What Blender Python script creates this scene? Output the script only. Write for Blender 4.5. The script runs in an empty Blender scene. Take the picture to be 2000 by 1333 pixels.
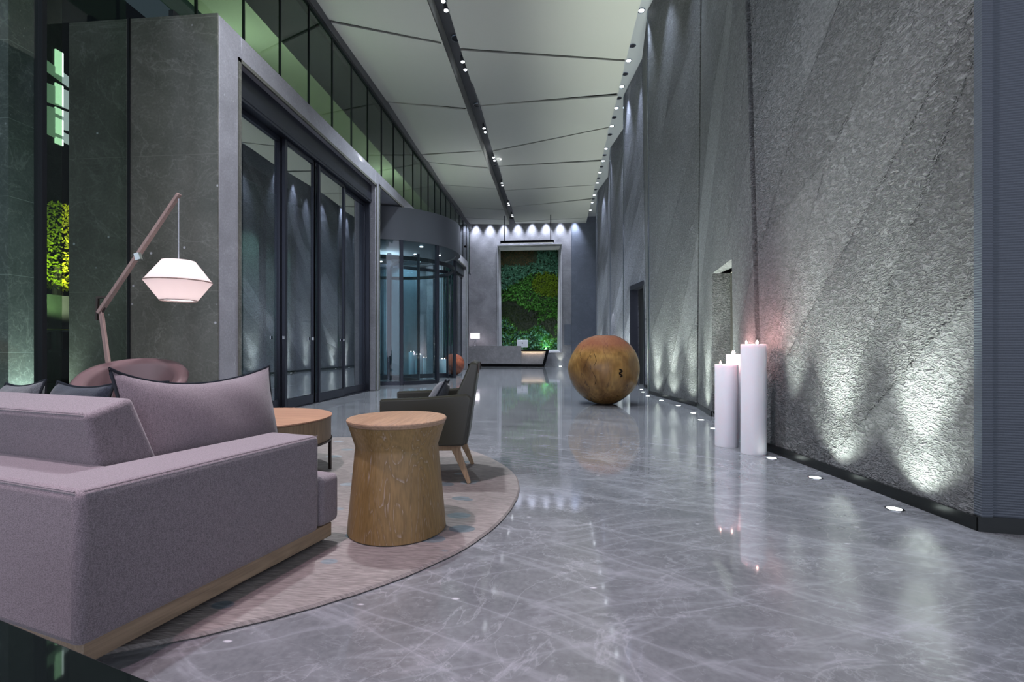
import bpy, bmesh, math, random
from mathutils import Vector, Matrix
random.seed(7)
ORD = 'first second third fourth fifth sixth seventh eighth ninth tenth eleventh twelfth thirteenth fourteenth'.split()
R = math.radians
sc = bpy.context.scene
col = sc.collection

# ------------------------------------------------------------------ camera
cam = bpy.data.cameras.new('camera'); camo = bpy.data.objects.new('camera', cam); col.objects.link(camo)
camo.location = (0, 0, 1.0); camo.rotation_euler = (R(90), 0, math.atan(84/930))
cam.sensor_width = 36; cam.lens = 36*930/2000; cam.shift_y = 14.5/2000; cam.clip_end = 200; cam.clip_start = .02
sc.camera = camo

# ------------------------------------------------------------------ view + world
vs = sc.view_settings
vs.view_transform = 'Standard'; vs.look = 'None'; vs.gamma = 1; vs.exposure = 0.35; vs.use_curve_mapping = False
w = bpy.data.worlds.new('night'); sc.world = w; w.use_nodes = True
wn = w.node_tree; wn.nodes.clear()
wo = wn.nodes.new('ShaderNodeOutputWorld'); bg = wn.nodes.new('ShaderNodeBackground')
tc = wn.nodes.new('ShaderNodeTexCoord'); sep = wn.nodes.new('ShaderNodeSeparateXYZ'); rp = wn.nodes.new('ShaderNodeValToRGB')
mth = wn.nodes.new('ShaderNodeMapRange'); mth.inputs[1].default_value = -1; mth.inputs[2].default_value = 1
wn.links.new(tc.outputs['Generated'], sep.inputs[0]); wn.links.new(sep.outputs['Y'], mth.inputs[0])
wn.links.new(mth.outputs[0], rp.inputs[0]); wn.links.new(rp.outputs[0], bg.inputs[0]); wn.links.new(bg.outputs[0], wo.inputs[0])
# the room goes on behind the camera and is lit; the street in front is night
rp.color_ramp.elements[0].position = .1; rp.color_ramp.elements[0].color = (.80, .84, 1.0, 1)
rp.color_ramp.elements[1].position = .55; rp.color_ramp.elements[1].color = (.02, .03, .035, 1)
bg.inputs[1].default_value = 1.1

def lamp(name, kind, loc, energy, color=(1, 1, 1), size=.03, parent=None, aim=None, spot=None, blend=.5, shape=None, sy=None):
    l = bpy.data.lights.new(name, kind); l.energy = energy; l.color = color
    if kind == 'AREA':
        l.size = size
        if shape: l.shape = shape
        if sy: l.size_y = sy
    else: l.shadow_soft_size = size
    if kind == 'SPOT': l.spot_size = R(spot or 60); l.spot_blend = blend
    o = bpy.data.objects.new(name, l); col.objects.link(o); o.location = loc
    o.visible_glossy = False      # kept out of reflections; added fill lamps have no lens or flame built
    if aim is not None:
        o.rotation_euler = (Vector(aim)-Vector(loc)).to_track_quat('-Z', 'Y').to_euler()
    if parent: 
        o.parent = parent; o.matrix_parent_inverse = Matrix.Translation(parent.location).inverted()
    return o

COOL = (.80, .88, 1.0); WARMW = (.98, 1.0, .84); PINK = (1.0, .62, .80)

# broad unseen fill spots added below the ceiling slot, over seats and hall
for y, e, c in ((1.2, 98, (1.0, .85, .93)), (5.0, 112, (.90, .93, 1.0)), (10.5, 120, COOL), (15.5, 120, COOL), (20.5, 120, COOL)):
    lamp('slot_fill_lamp', 'SPOT', (-2.33, y, 7.9), e*13, c, .12, aim=(-1.6, y, 0), spot=110, blend=.8)

lamp('seat_lamp', 'SPOT', (-2.33, -.6, 7.9), 750, PINK, .08, aim=(-.75, 1.0, 0), spot=34, blend=1)
# unseen fill strips added above the stone portal to brighten the ceiling cloth
for y, l_ in ((10, 8), (18.5, 8)):
    lamp('ceiling_fill_lamp', 'AREA', (-4.45, y, 5.26), 80, (.97, .98, 1.0), .15, aim=(-2.2, y, 8.4), shape='RECTANGLE', sy=l_)
# ------------------------------------------------------------------ materials
MATS = {}
def nt(name):
    m = bpy.data.materials.new(name); m.use_nodes = True
    n = m.node_tree; b = n.nodes['Principled BSDF']
    return m, n, b
def N(n, t, **k):
    x = n.nodes.new(t)
    for a, v in k.items():
        if a.startswith('i_'): x.inputs[int(a[2:])].default_value = v
        else: setattr(x, a, v)
    return x
def coords(n, scale=(1, 1, 1), rot=(0, 0, 0), kind='Object'):
    t = N(n, 'ShaderNodeTexCoord'); mp = N(n, 'ShaderNodeMapping')
    mp.inputs['Scale'].default_value = scale; mp.inputs['Rotation'].default_value = rot
    n.links.new(t.outputs[kind], mp.inputs[0]); return mp
def ramp(n, src, stops):
    r = N(n, 'ShaderNodeValToRGB'); e = r.color_ramp.elements
    e[0].position, e[0].color = stops[0][0], (*stops[0][1], 1) if len(stops[0][1]) == 3 else stops[0][1]
    e[1].position, e[1].color = stops[-1][0], (*stops[-1][1], 1)
    for p, c in stops[1:-1]:
        q = e.new(p); q.color = (*c, 1)
    n.links.new(src, r.inputs[0]); return r
def mix(n, fac, a, b, mode='MIX'):
    m = N(n, 'ShaderNodeMix', data_type='RGBA', blend_type=mode)
    for s, v in ((0, fac), (6, a), (7, b)):
        if hasattr(v, 'links') or hasattr(v, 'is_linked'): n.links.new(v, m.inputs[s])
        else: m.inputs[s].default_value = v if s == 0 else (*v, 1)
    return m.outputs[2]
def bump(n, b, h, strength=.3, dist=.01, prev=None):
    x = N(n, 'ShaderNodeBump'); x.inputs['Strength'].default_value = strength; x.inputs['Distance'].default_value = dist
    n.links.new(h, x.inputs['Height'])
    if prev: n.links.new(prev, x.inputs['Normal'])
    if b: n.links.new(x.outputs[0], b.inputs['Normal'])
    return x.outputs[0]
def plain(name, c, rough=.5, metal=0, spec=.5, emit=None, es=1):
    m, n, b = nt(name)
    b.inputs['Base Color'].default_value = (*c, 1); b.inputs['Roughness'].default_value = rough
    b.inputs['Metallic'].default_value = metal; b.inputs['Specular IOR Level'].default_value = spec
    if emit: b.inputs['Emission Color'].default_value = (*emit, 1); b.inputs['Emission Strength'].default_value = es
    MATS[name] = m; return m
def marble(name, c0, c1, vein, rough=.3, scale=1., joints=None, veinw=.012, flecks=True, fleckc=(.55, .56, .6), vs_=.45):
    m, n, b = nt(name); L = n.links.new
    mp = coords(n, (scale,)*3)
    big = N(n, 'ShaderNodeTexNoise'); big.inputs['Scale'].default_value = 1.6; big.inputs['Detail'].default_value = 10; big.inputs['Roughness'].default_value = .62; big.inputs['Distortion'].default_value = .6
    L(mp.outputs[0], big.inputs[0])
    c = ramp(n, big.outputs[0], [(.3, c0), (.7, c1)]).outputs[0]
    for sc_, wd, st, dist in ((.75, veinw*.7, vs_*1., 1.6), (2.1, veinw*.9, vs_*.75, 1.1), (5., veinw*1.4, vs_*.5, .8)):
        v = N(n, 'ShaderNodeTexNoise'); v.inputs['Scale'].default_value = sc_; v.inputs['Detail'].default_value = 7; v.inputs['Roughness'].default_value = .55; v.inputs['Distortion'].default_value = dist
        mp2 = coords(n, (scale, scale*1.5, scale*1.2), (.3*sc_, .5, .9*sc_)); L(mp2.outputs[0], v.inputs[0])
        s = N(n, 'ShaderNodeMath', operation='SUBTRACT'); s.inputs[1].default_value = .5; L(v.outputs[0], s.inputs[0])
        a = N(n, 'ShaderNodeMath', operation='ABSOLUTE'); L(s.outputs[0], a.inputs[0])
        r = ramp(n, a.outputs[0], [(0, (st,)*3), (wd, (0, 0, 0))])
        mk = N(n, 'ShaderNodeMath', operation='MULTIPLY'); L(r.outputs[0], mk.inputs[0]); L(big.outputs[0], mk.inputs[1])
        mk2 = N(n, 'ShaderNodeMath', operation='MULTIPLY'); mk2.inputs[1].default_value = 1.5; L(mk.outputs[0], mk2.inputs[0])
        c = mix(n, mk2.outputs[0], c, vein)
    if flecks:
        v = N(n, 'ShaderNodeTexVoronoi'); v.inputs['Scale'].default_value = 4.5; mp3 = coords(n, (scale*1.0, scale*2.2, scale), (0, 0, .5)); L(mp3.outputs[0], v.inputs[0])
        r = ramp(n, v.outputs['Distance'], [(.03, (.8,)*3), (.07, (0, 0, 0))]); c = mix(n, r.outputs[0], c, fleckc)
        gr = N(n, 'ShaderNodeTexNoise'); gr.inputs['Scale'].default_value = 45; gr.inputs['Detail'].default_value = 4; L(mp.outputs[0], gr.inputs[0])
        g2 = ramp(n, gr.outputs[0], [(.35, (.90,)*3), (.65, (1.08,)*3)]); c = mix(n, 1., c, g2.outputs[0], 'MULTIPLY')
    if joints:   # (axis u, axis v, width, height, colour)
        au, av, wj, hj, cj = joints
        t = N(n, 'ShaderNodeTexCoord'); sp = N(n, 'ShaderNodeSeparateXYZ'); L(t.outputs['Object'], sp.inputs[0])
        cb = N(n, 'ShaderNodeCombineXYZ'); L(sp.outputs[au], cb.inputs[0]); L(sp.outputs[av], cb.inputs[1])
        br = N(n, 'ShaderNodeTexBrick'); br.offset = 0; br.inputs['Scale'].default_value = 1; br.inputs['Mortar Size'].default_value = .003
        br.inputs['Brick Width'].default_value = wj; br.inputs['Row Height'].default_value = hj
        L(cb.outputs[0], br.inputs[0]); c = mix(n, br.outputs['Fac'], c, cj)
    L(c, b.inputs['Base Color']); b.inputs['Roughness'].default_value = rough
    MATS[name] = m; return m, n, b
fm, fn, fb = marble('floor_marble', (.112, .121, .130), (.172, .183, .194), (.38, .40, .43), .05, .8, vs_=.40, veinw=.008)
# long pale streaks running through the slabs
def streak(k, rot, sc_):
    v = N(fn, 'ShaderNodeTexNoise'); v.inputs['Scale'].default_value = 1; v.inputs['Detail'].default_value = 6; v.inputs['Distortion'].default_value = .5
    t = N(fn, 'ShaderNodeTexCoord'); m1 = N(fn, 'ShaderNodeMapping'); m1.inputs['Rotation'].default_value = (0, 0, rot); m2 = N(fn, 'ShaderNodeMapping'); m2.inputs['Scale'].default_value = sc_
    fn.links.new(t.outputs['Object'], m1.inputs[0]); fn.links.new(m1.outputs[0], m2.inputs[0]); fn.links.new(m2.outputs[0], v.inputs[0])
    s = N(fn, 'ShaderNodeMath', operation='SUBTRACT'); s.inputs[1].default_value = .5; fn.links.new(v.outputs[0], s.inputs[0])
    a = N(fn, 'ShaderNodeMath', operation='ABSOLUTE'); fn.links.new(s.outputs[0], a.inputs[0])
    rr_ = ramp(fn, a.outputs[0], [(0, (k,)*3), (.022, (k*.25,)*3), (.07, (0, 0, 0))])
    src = fb.inputs['Base Color'].links[0].from_socket
    fn.links.new(mix(fn, rr_.outputs[0], src, (.40, .42, .46)), fb.inputs['Base Color'])
streak(.24, R(28), (.6, 3.0, 1)); streak(.20, R(-20), (.9, 4.2, 1))
# polished, slightly uneven
fnz = N(fn, 'ShaderNodeTexNoise'); fnz.inputs['Scale'].default_value = 5; fnz.inputs['Detail'].default_value = 6
fn.links.new(coords(fn).outputs[0], fnz.inputs[0])
fr = ramp(fn, fnz.outputs[0], [(.35, (.04,)*3), (.7, (.085,)*3)]); fn.links.new(fr.outputs[0], fb.inputs['Roughness'])
fb.inputs['Specular IOR Level'].default_value = .75; fb.inputs['IOR'].default_value = 1.75
marble('portal_stone', (.20, .20, .22), (.30, .30, .33), (.4, .4, .44), .35, .9)
marble('portal_side', (.075, .078, .066), (.135, .135, .118), (.24, .24, .22), .22, .75, joints=(0, 2, 50, 1.72, (.16, .16, .14)))
marble('far_marble', (.20, .20, .22), (.34, .34, .37), (.42, .42, .46), .4, .8, joints=(0, 2, 2.6, 1.35, (.18, .18, .2)))
marble('frame_stone', (.36, .36, .39), (.46, .46, .5), (.5, .5, .54), .4, .8, flecks=False)
marble('blue_stone', (.12, .14, .18), (.17, .19, .24), (.22, .25, .3), .5, .8, joints=(0, 2, 50, 1.35, (.06, .07, .09)), flecks=False)
marble('pillar_marble', (.12, .14, .135), (.22, .24, .235), (.5, .52, .52), .25, .9, joints=(1, 2, 50, .95, (.42, .46, .46)))
marble('desk_marble', (.17, .165, .175), (.25, .24, .255), (.42, .41, .44), .3, 1.4)

def hammered(name, base, zone=1.0, coarse=24., dirn=R(52)):
    m, n, b = nt(name); L = n.links.new
    # slanting zones, each chiselled to a different depth
    tc_ = N(n, 'ShaderNodeTexCoord'); sp_ = N(n, 'ShaderNodeSeparateXYZ'); L(tc_.outputs['Object'], sp_.inputs[0])
    def lin(ky, kz):
        a_ = N(n, 'ShaderNodeMath', operation='MULTIPLY'); a_.inputs[1].default_value = ky; L(sp_.outputs[1], a_.inputs[0])
        b_ = N(n, 'ShaderNodeMath', operation='MULTIPLY_ADD'); b_.inputs[1].default_value = kz; L(sp_.outputs[2], b_.inputs[0]); L(a_.outputs[0], b_.inputs[2]); return b_.outputs[0]
    zmp = N(n, 'ShaderNodeCombineXYZ'); L(lin(.80*zone, .62*zone), zmp.inputs[0]); L(lin(-.13*zone, .17*zone), zmp.inputs[1])
    zv = N(n, 'ShaderNodeTexVoronoi', voronoi_dimensions='2D'); zv.inputs['Scale'].default_value = 1.25; L(zmp.outputs[0], zv.inputs[0])
    ze = N(n, 'ShaderNodeTexVoronoi', voronoi_dimensions='2D', feature='DISTANCE_TO_EDGE'); ze.inputs['Scale'].default_value = 1.25; L(zmp.outputs[0], ze.inputs[0])
    zc = N(n, 'ShaderNodeSeparateColor'); L(zv.outputs['Color'], zc.inputs[0])
    # wriggly chisel marks
    mp = coords(n, (1, 1, 1.9), (dirn*.75, 0, 0))
    dn = N(n, 'ShaderNodeTexNoise'); dn.inputs['Scale'].default_value = coarse*.45; dn.inputs['Detail'].default_value = 2; L(mp.outputs[0], dn.inputs[0])
    ad = N(n, 'ShaderNodeMix', data_type='VECTOR'); ad.inputs[0].default_value = .06
    L(mp.outputs[0], ad.inputs[4]); L(dn.outputs['Color'], ad.inputs[5])
    ch = N(n, 'ShaderNodeTexNoise'); ch.inputs['Scale'].default_value = coarse; ch.inputs['Detail'].default_value = 2.5; ch.inputs['Distortion'].default_value = 1.2; L(ad.outputs[1], ch.inputs[0])
    fine = N(n, 'ShaderNodeTexNoise'); fine.inputs['Scale'].default_value = coarse*3.2; fine.inputs['Detail'].default_value = 3; L(mp.outputs[0], fine.inputs[0])
    rg = ramp(n, ch.outputs[0], [(.36, (0, 0, 0)), (.62, (1, 1, 1))])
    mk = N(n, 'ShaderNodeMapRange'); mk.inputs[3].default_value = .18; mk.inputs[4].default_value = 1.0; L(zc.outputs[0], mk.inputs[0])
    mu = N(n, 'ShaderNodeMath', operation='MULTIPLY'); L(rg.outputs[0], mu.inputs[0]); L(mk.outputs[0], mu.inputs[1])
    f2 = N(n, 'ShaderNodeMath', operation='MULTIPLY_ADD'); f2.inputs[1].default_value = .35; L(fine.outputs[0], f2.inputs[0]); L(mu.outputs[0], f2.inputs[2])
    # facets: every zone leans its own way
    tz = N(n, 'ShaderNodeMath', operation='MULTIPLY'); L(zv.outputs['Distance'], tz.inputs[0]); tz.inputs[1].default_value = 1.
    nb0 = bump(n, None, tz.outputs[0], .5, .25)
    ridge = ramp(n, ze.outputs['Distance'], [(0, (1, 1, 1)), (.018, (0, 0, 0))])
    nb = bump(n, None, ridge.outputs[0], .6, .02, nb0)
    bump(n, b, f2.outputs[0], 1., .045, nb)
    zr = ramp(n, zc.outputs[1], [(0, tuple(v*.84 for v in base)), (1, tuple(v*1.16 for v in base))])
    gr = ramp(n, ch.outputs[0], [(.3, (.58,)*3), (.65, (1.25,)*3)])  # shaded hollows and lit ridges of the chiselling put into the colour
    L(mix(n, 1., zr.outputs[0], gr.outputs[0], 'MULTIPLY'), b.inputs['Base Color'])
    b.inputs['Roughness'].default_value = .62; MATS[name] = m
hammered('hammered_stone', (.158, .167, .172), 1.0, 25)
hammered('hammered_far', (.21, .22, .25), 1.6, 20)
def ribbed(name, base):
    m, n, b = nt(name); L = n.links.new
    mp = coords(n, (2.2, 2.2, 1)); wv = N(n, 'ShaderNodeTexWave', bands_direction='Z'); wv.inputs['Scale'].default_value = 22; wv.inputs['Distortion'].default_value = 2.2; wv.inputs['Detail'].default_value = 3; wv.inputs['Detail Scale'].default_value = 9
    L(mp.outputs[0], wv.inputs[0]); bump(n, b, wv.outputs[0], .6, .006)
    r = ramp(n, wv.outputs[0], [(0, tuple(v*.75 for v in base)), (1, base)]); L(r.outputs[0], b.inputs['Base Color']); b.inputs['Roughness'].default_value = .7; MATS[name] = m
ribbed('ribbed_stone', (.088, .105, .128))
ribbed('lined_stone', (.20, .205, .19))

def wood(name, dark, light, pore, rough=.45, axis='Z', sc_=1., cathedral=True, porest=.5):
    m, n, b = nt(name); L = n.links.new
    s = {'Z': (9*sc_, 9*sc_, .75*sc_), 'X': (.75*sc_, 9*sc_, 9*sc_), 'Y': (9*sc_, .75*sc_, 9*sc_)}[axis]
    mp = coords(n, s)
    nz = N(n, 'ShaderNodeTexNoise'); nz.inputs['Scale'].default_value = .55; nz.inputs['Detail'].default_value = 2; nz.inputs['Distortion'].default_value = .4; L(mp.outputs[0], nz.inputs[0])
    mu = N(n, 'ShaderNodeMath', operation='MULTIPLY'); mu.inputs[1].default_value = 26; L(nz.outputs[0], mu.inputs[0])
    fr_ = N(n, 'ShaderNodeMath', operation='FRACT'); L(mu.outputs[0], fr_.inputs[0])
    c = ramp(n, nz.outputs[0], [(.3, dark), (.7, light)]).outputs[0]
    r1 = ramp(n, fr_.outputs[0], [(0, (.84,)*3), (.5, (1.06,)*3), (1, (.86,)*3)]); c = mix(n, 1., c, r1.outputs[0], 'MULTIPLY')
    s2 = {'Z': (150*sc_, 150*sc_, 5*sc_), 'X': (5*sc_, 150*sc_, 150*sc_), 'Y': (150*sc_, 5*sc_, 150*sc_)}[axis]
    g = N(n, 'ShaderNodeTexNoise'); g.inputs['Scale'].default_value = 1.; g.inputs['Detail'].default_value = 3; L(coords(n, s2).outputs[0], g.inputs[0])
    r2 = ramp(n, g.outputs[0], [(.3, (.82,)*3), (.7, (1.12,)*3)]); c = mix(n, 1., c, r2.outputs[0], 'MULTIPLY')
    if cathedral:
        r3 = ramp(n, fr_.outputs[0], [(0, (porest,)*3), (.14, (0, 0, 0))]); r4 = ramp(n, g.outputs[0], [(.45, (0, 0, 0)), (.56, (1,)*3)])
        pm = N(n, 'ShaderNodeMath', operation='MULTIPLY'); L(r3.outputs[0], pm.inputs[0]); L(r4.outputs[0], pm.inputs[1])
        c = mix(n, pm.outputs[0], c, pore)
    L(c, b.inputs['Base Color']); b.inputs['Roughness'].default_value = rough; bump(n, b, g.outputs[0], .15, .002); MATS[name] = m
wood('oak_table', (.175, .108, .038), (.265, .175, .070), (.50, .44, .40))
wood('oak_top', (.30, .19, .12), (.42, .29, .19), (.5, .42, .38), axis='Y', porest=.25)
wood('oak_plinth', (.27, .20, .13), (.35, .265, .18), (.4, .33, .3), axis='X', cathedral=False)
wood('orange_top', (.40, .22, .145), (.50, .30, .20), (.5, .4, .3), rough=.4, axis='X', cathedral=False)
wood('apron_wood', (.23, .16, .10), (.31, .22, .14), (.4, .33, .3), cathedral=False)
wood('leg_wood', (.30, .20, .12), (.38, .27, .17), (.4, .33, .3), cathedral=False)
wood('lamp_wood', (.30, .21, .19), (.40, .30, .27), (.4, .33, .3), axis='Z', cathedral=False)

def fabric(name, c, scale=420., st=.5, two=None):
    m, n, b = nt(name); L = n.links.new
    mp = coords(n, (scale,)*3)
    ck = N(n, 'ShaderNodeTexVoronoi'); ck.inputs['Scale'].default_value = 1; L(mp.outputs[0], ck.inputs[0])
    st_ = N(n, 'ShaderNodeTexNoise'); st_.inputs['Scale'].default_value = 1; st_.inputs['Detail'].default_value = 2
    L(coords(n, (scale*.6, scale*.6, scale*.12)).outputs[0], st_.inputs[0])
    r = ramp(n, ck.outputs['Distance'], [(.1, tuple(v*1.25 for v in c)), (.75, tuple(v*.68 for v in c))])
    r2 = ramp(n, st_.outputs[0], [(.3, (.88,)*3), (.7, (1.1,)*3)])
    L(mix(n, 1., r.outputs[0], r2.outputs[0], 'MULTIPLY'), b.inputs['Base Color'])
    b.inputs['Roughness'].default_value = .9; b.inputs['Sheen Weight'].default_value = .25; b.inputs['Specular IOR Level'].default_value = .15
    bump(n, b, ck.outputs['Distance'], .35, .0015); MATS[name] = m
fabric('sofa_fabric', (.235, .205, .225), 330)
fabric('pillow_fabric', (.215, .185, .205), 420)
fabric('velvet_blue', (.028, .036, .052), 160)
fabric('pale_fabric', (.45, .5, .56), 300)
fabric('grey_fabric', (.12, .13, .145), 240)
plain('piping', (.012, .015, .022), .7)
plain('leather_dark', (.028, .028, .020), .33, spec=.6)
plain('leather_mauve', (.16, .105, .11), .28, spec=.6)
plain('frame_metal', (.055, .060, .078), .28, .75)
plain('frame_dark', (.018, .020, .024), .3, .5)
plain('drum_metal', (.095, .102, .115), .38, .5)
plain('steel_edge', (.55, .60, .68), .18, 1.)
plain('base_metal', (.028, .032, .032), .25, .6)
plain('bronze', (.07, .055, .05), .35, .8)
plain('black', (.003, .003, .004), .6, spec=.15)
plain('slot_dark', (.075, .078, .085), .5)
plain('ceiling_white', (.375, .385, .36), .75)
plain('soffit_grey', (.33, .35, .38), .6)
plain('ceiling_gap', (.03, .03, .022), .8)
plain('glow_white', (.8, .8, .8), .5, emit=(.86, .93, 1.), es=7)
plain('glow_soft', (.8, .8, .8), .5, emit=(.93, .98, 1.), es=5)
plain('glow_uplight', (.8, .8, .8), .5, emit=(.9, 1., .93), es=7)
plain('glow_warm', (.8, .8, .8), .5, emit=(1., .93, .95), es=1.6)
plain('glow_dim', (.5, .5, .5), .5, emit=(.9, .95, 1.), es=.35)
plain('flame', (1, .6, .5), .5, emit=(1., .60, .52), es=26)
plain('outer_window', (.8, .8, .8), .5, emit=(.9, 1., 1.), es=1.6)
plain('outer_slat_glow', (.3, .3, .3), .5, emit=(.75, .9, .9), es=.32)
plain('desk_shade', (.9, .85, .88), .6, emit=(1., .93, .97), es=2.2)
plain('desk_glow', (.8, .7, .5), .6, emit=(1., .78, .50), es=.8)
plain('canopy', (.36, .37, .33), .8)
plain('asphalt', (.035, .04, .04), .6)
plain('car_paint', (.05, .055, .06), .2, .4)
plain('ipad_white', (.75, .77, .82), .3, .3)
plain('chrome', (.75, .75, .78), .12, 1)
plain('wick', (.02, .02, .02), .8)
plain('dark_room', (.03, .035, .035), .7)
plain('lens_eye', (.02, .02, .025), .15)
m, n, b = nt('wax'); b.inputs['Base Color'].default_value = (.74, .73, .78, 1); b.inputs['Roughness'].default_value = .45
b.inputs['Subsurface Weight'].default_value = .35; b.inputs['Subsurface Radius'].default_value = (.12, .06, .06); b.inputs['Subsurface Scale'].default_value = .3; MATS['wax'] = m
m, n, b = nt('lamp_shade_cloth')   # cloth that lets the bulb's light through
n.nodes.remove(b); o_ = n.nodes['Material Output']; d_ = N(n, 'ShaderNodeBsdfDiffuse'); t_ = N(n, 'ShaderNodeBsdfTranslucent'); ms = N(n, 'ShaderNodeMixShader'); ms.inputs[0].default_value = .5
d_.inputs[0].default_value = (.60, .54, .53, 1); t_.inputs[0].default_value = (.82, .74, .73, 1)
n.links.new(d_.outputs[0], ms.inputs[1]); n.links.new(t_.outputs[0], ms.inputs[2]); n.links.new(ms.outputs[0], o_.inputs[0]); MATS['lamp_shade_cloth'] = m
def glass(name, tint, ior=1.9, rough=0.):
    m, n, b = nt(name); n.nodes.remove(b); o = n.nodes['Material Output']
    tr = N(n, 'ShaderNodeBsdfTransparent'); gl = N(n, 'ShaderNodeBsdfGlossy'); fr = N(n, 'ShaderNodeFresnel'); mx = N(n, 'ShaderNodeMixShader')
    tr.inputs[0].default_value = (*tint, 1); gl.inputs['Roughness'].default_value = rough; fr.inputs[0].default_value = ior
    gl.inputs[0].default_value = (.92, .97, 1, 1)
    ge = N(n, 'ShaderNodeNewGeometry'); sb = N(n, 'ShaderNodeMath', operation='SUBTRACT', use_clamp=True); n.links.new(fr.outputs[0], sb.inputs[0]); n.links.new(ge.outputs['Backfacing'], sb.inputs[1])
    n.links.new(sb.outputs[0], mx.inputs[0]); n.links.new(tr.outputs[0], mx.inputs[1]); n.links.new(gl.outputs[0], mx.inputs[2]); n.links.new(mx.outputs[0], o.inputs[0]); MATS[name] = m
glass('glass_green', (.56, .70, .54), 1.65)
glass('glass_left', (.80, .86, .83), 1.5)
glass('glass_door', (.55, .60, .66), 5.5)
glass('glass_drum', (.80, .90, .92), 1.8)
m, n, b = nt('black_glass'); b.inputs['Base Color'].default_value = (.006, .009, .009, 1); b.inputs['Roughness'].default_value = .03; b.inputs['Specular IOR Level'].default_value = .8; MATS['black_glass'] = m
def leafmat(name, c, c2, ro=.32):
    m, n, b = nt(name); nz = N(n, 'ShaderNodeTexNoise'); nz.inputs['Scale'].default_value = 9; n.links.new(coords(n).outputs[0], nz.inputs[0])
    n.links.new(ramp(n, nz.outputs[0], [(.35, c), (.65, c2)]).outputs[0], b.inputs['Base Color']); b.inputs['Roughness'].default_value = ro; MATS[name] = m
leafmat('leaf_teal', (.07, .22, .13), (.20, .44, .30)); leafmat('leaf_green', (.06, .22, .035), (.16, .42, .09))
leafmat('leaf_lime', (.17, .28, .02), (.28, .42, .04)); leafmat('leaf_brown', (.14, .075, .03), (.30, .20, .09))
leafmat('leaf_dark', (.025, .05, .02), (.06, .09, .03)); leafmat('leaf_yellow', (.5, .55, .02), (.8, .85, .05))
m, n, b = nt('rug_wool'); L = n.links.new
mp = coords(n, (1, 1, 1)); nz = N(n, 'ShaderNodeTexNoise'); nz.inputs['Scale'].default_value = 1.4; L(mp.outputs[0], nz.inputs[0])
c = ramp(n, nz.outputs[0], [(.35, (.195, .18, .172)), (.65, (.25, .232, .22))]).outputs[0]
vo = N(n, 'ShaderNodeTexVoronoi'); vo.inputs['Scale'].default_value = 5.2; vo.inputs['Randomness'].default_value = .85; L(coords(n, (.8, 1.15, 0)).outputs[0], vo.inputs[0])
vsep = N(n, 'ShaderNodeSeparateColor'); L(vo.outputs['Color'], vsep.inputs[0])
sel = ramp(n, vsep.outputs[0], [(.30, (0, 0, 0)), (.31, (1, 1, 1))]); dot = ramp(n, vo.outputs['Distance'], [(.29, (1, 1, 1)), (.31, (0, 0, 0))])
dm = N(n, 'ShaderNodeMath', operation='MULTIPLY'); L(sel.outputs[0], dm.inputs[0]); L(dot.outputs[0], dm.inputs[1])
dcol = ramp(n, vsep.outputs[1], [(.2, (.12, .15, .165)), (.8, (.24, .275, .29))]).outputs[0]
c = mix(n, dm.outputs[0], c, dcol)
st = N(n, 'ShaderNodeTexNoise'); st.inputs['Scale'].default_value = 1; st.inputs['Detail'].default_value = 3; L(coords(n, (18, 150, 20)).outputs[0], st.inputs[0])
L(mix(n, 1., c, ramp(n, st.outputs[0], [(.3, (.68,)*3), (.7, (1.22,)*3)]).outputs[0], 'MULTIPLY'), b.inputs['Base Color']); b.inputs['Roughness'].default_value = .95; b.inputs['Specular IOR Level'].default_value = .1
bump(n, b, st.outputs[0], .8, .006); MATS['rug_wool'] = m
m, n, b = nt('ball_wood'); L = n.links.new
mp = coords(n, (1, 1, 1)); nz = N(n, 'ShaderNodeTexNoise'); nz.inputs['Scale'].default_value = 1.8; nz.inputs['Detail'].default_value = 8; nz.inputs['Distortion'].default_value = 1.1; L(mp.outputs[0], nz.inputs[0])
c = ramp(n, nz.outputs[0], [(.32, (.115, .056, .018)), (.5, (.225, .125, .038)), (.68, (.32, .195, .065))]).outputs[0]
g = N(n, 'ShaderNodeTexNoise'); g.inputs['Scale'].default_value = 2; g.inputs['Detail'].default_value = 4; L(coords(n, (14, 14, 1.2), (.2, .1, 0)).outputs[0], g.inputs[0])
c = mix(n, 1., c, ramp(n, g.outputs[0], [(.3, (.75,)*3), (.7, (1.15,)*3)]).outputs[0], 'MULTIPLY')
ck = N(n, 'ShaderNodeTexNoise'); ck.inputs['Scale'].default_value = 1.3; ck.inputs['Detail'].default_value = 6; L(coords(n, (1.6, 1.6, .4)).outputs[0], ck.inputs[0])
s_ = N(n, 'ShaderNodeMath', operation='SUBTRACT'); s_.inputs[1].default_value = .5; L(ck.outputs[0], s_.inputs[0]); a_ = N(n, 'ShaderNodeMath', operation='ABSOLUTE'); L(s_.outputs[0], a_.inputs[0])
c = mix(n, ramp(n, a_.outputs[0], [(0, (.85,)*3), (.006, (0, 0, 0))]).outputs[0], c, (.03, .015, .01))
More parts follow.
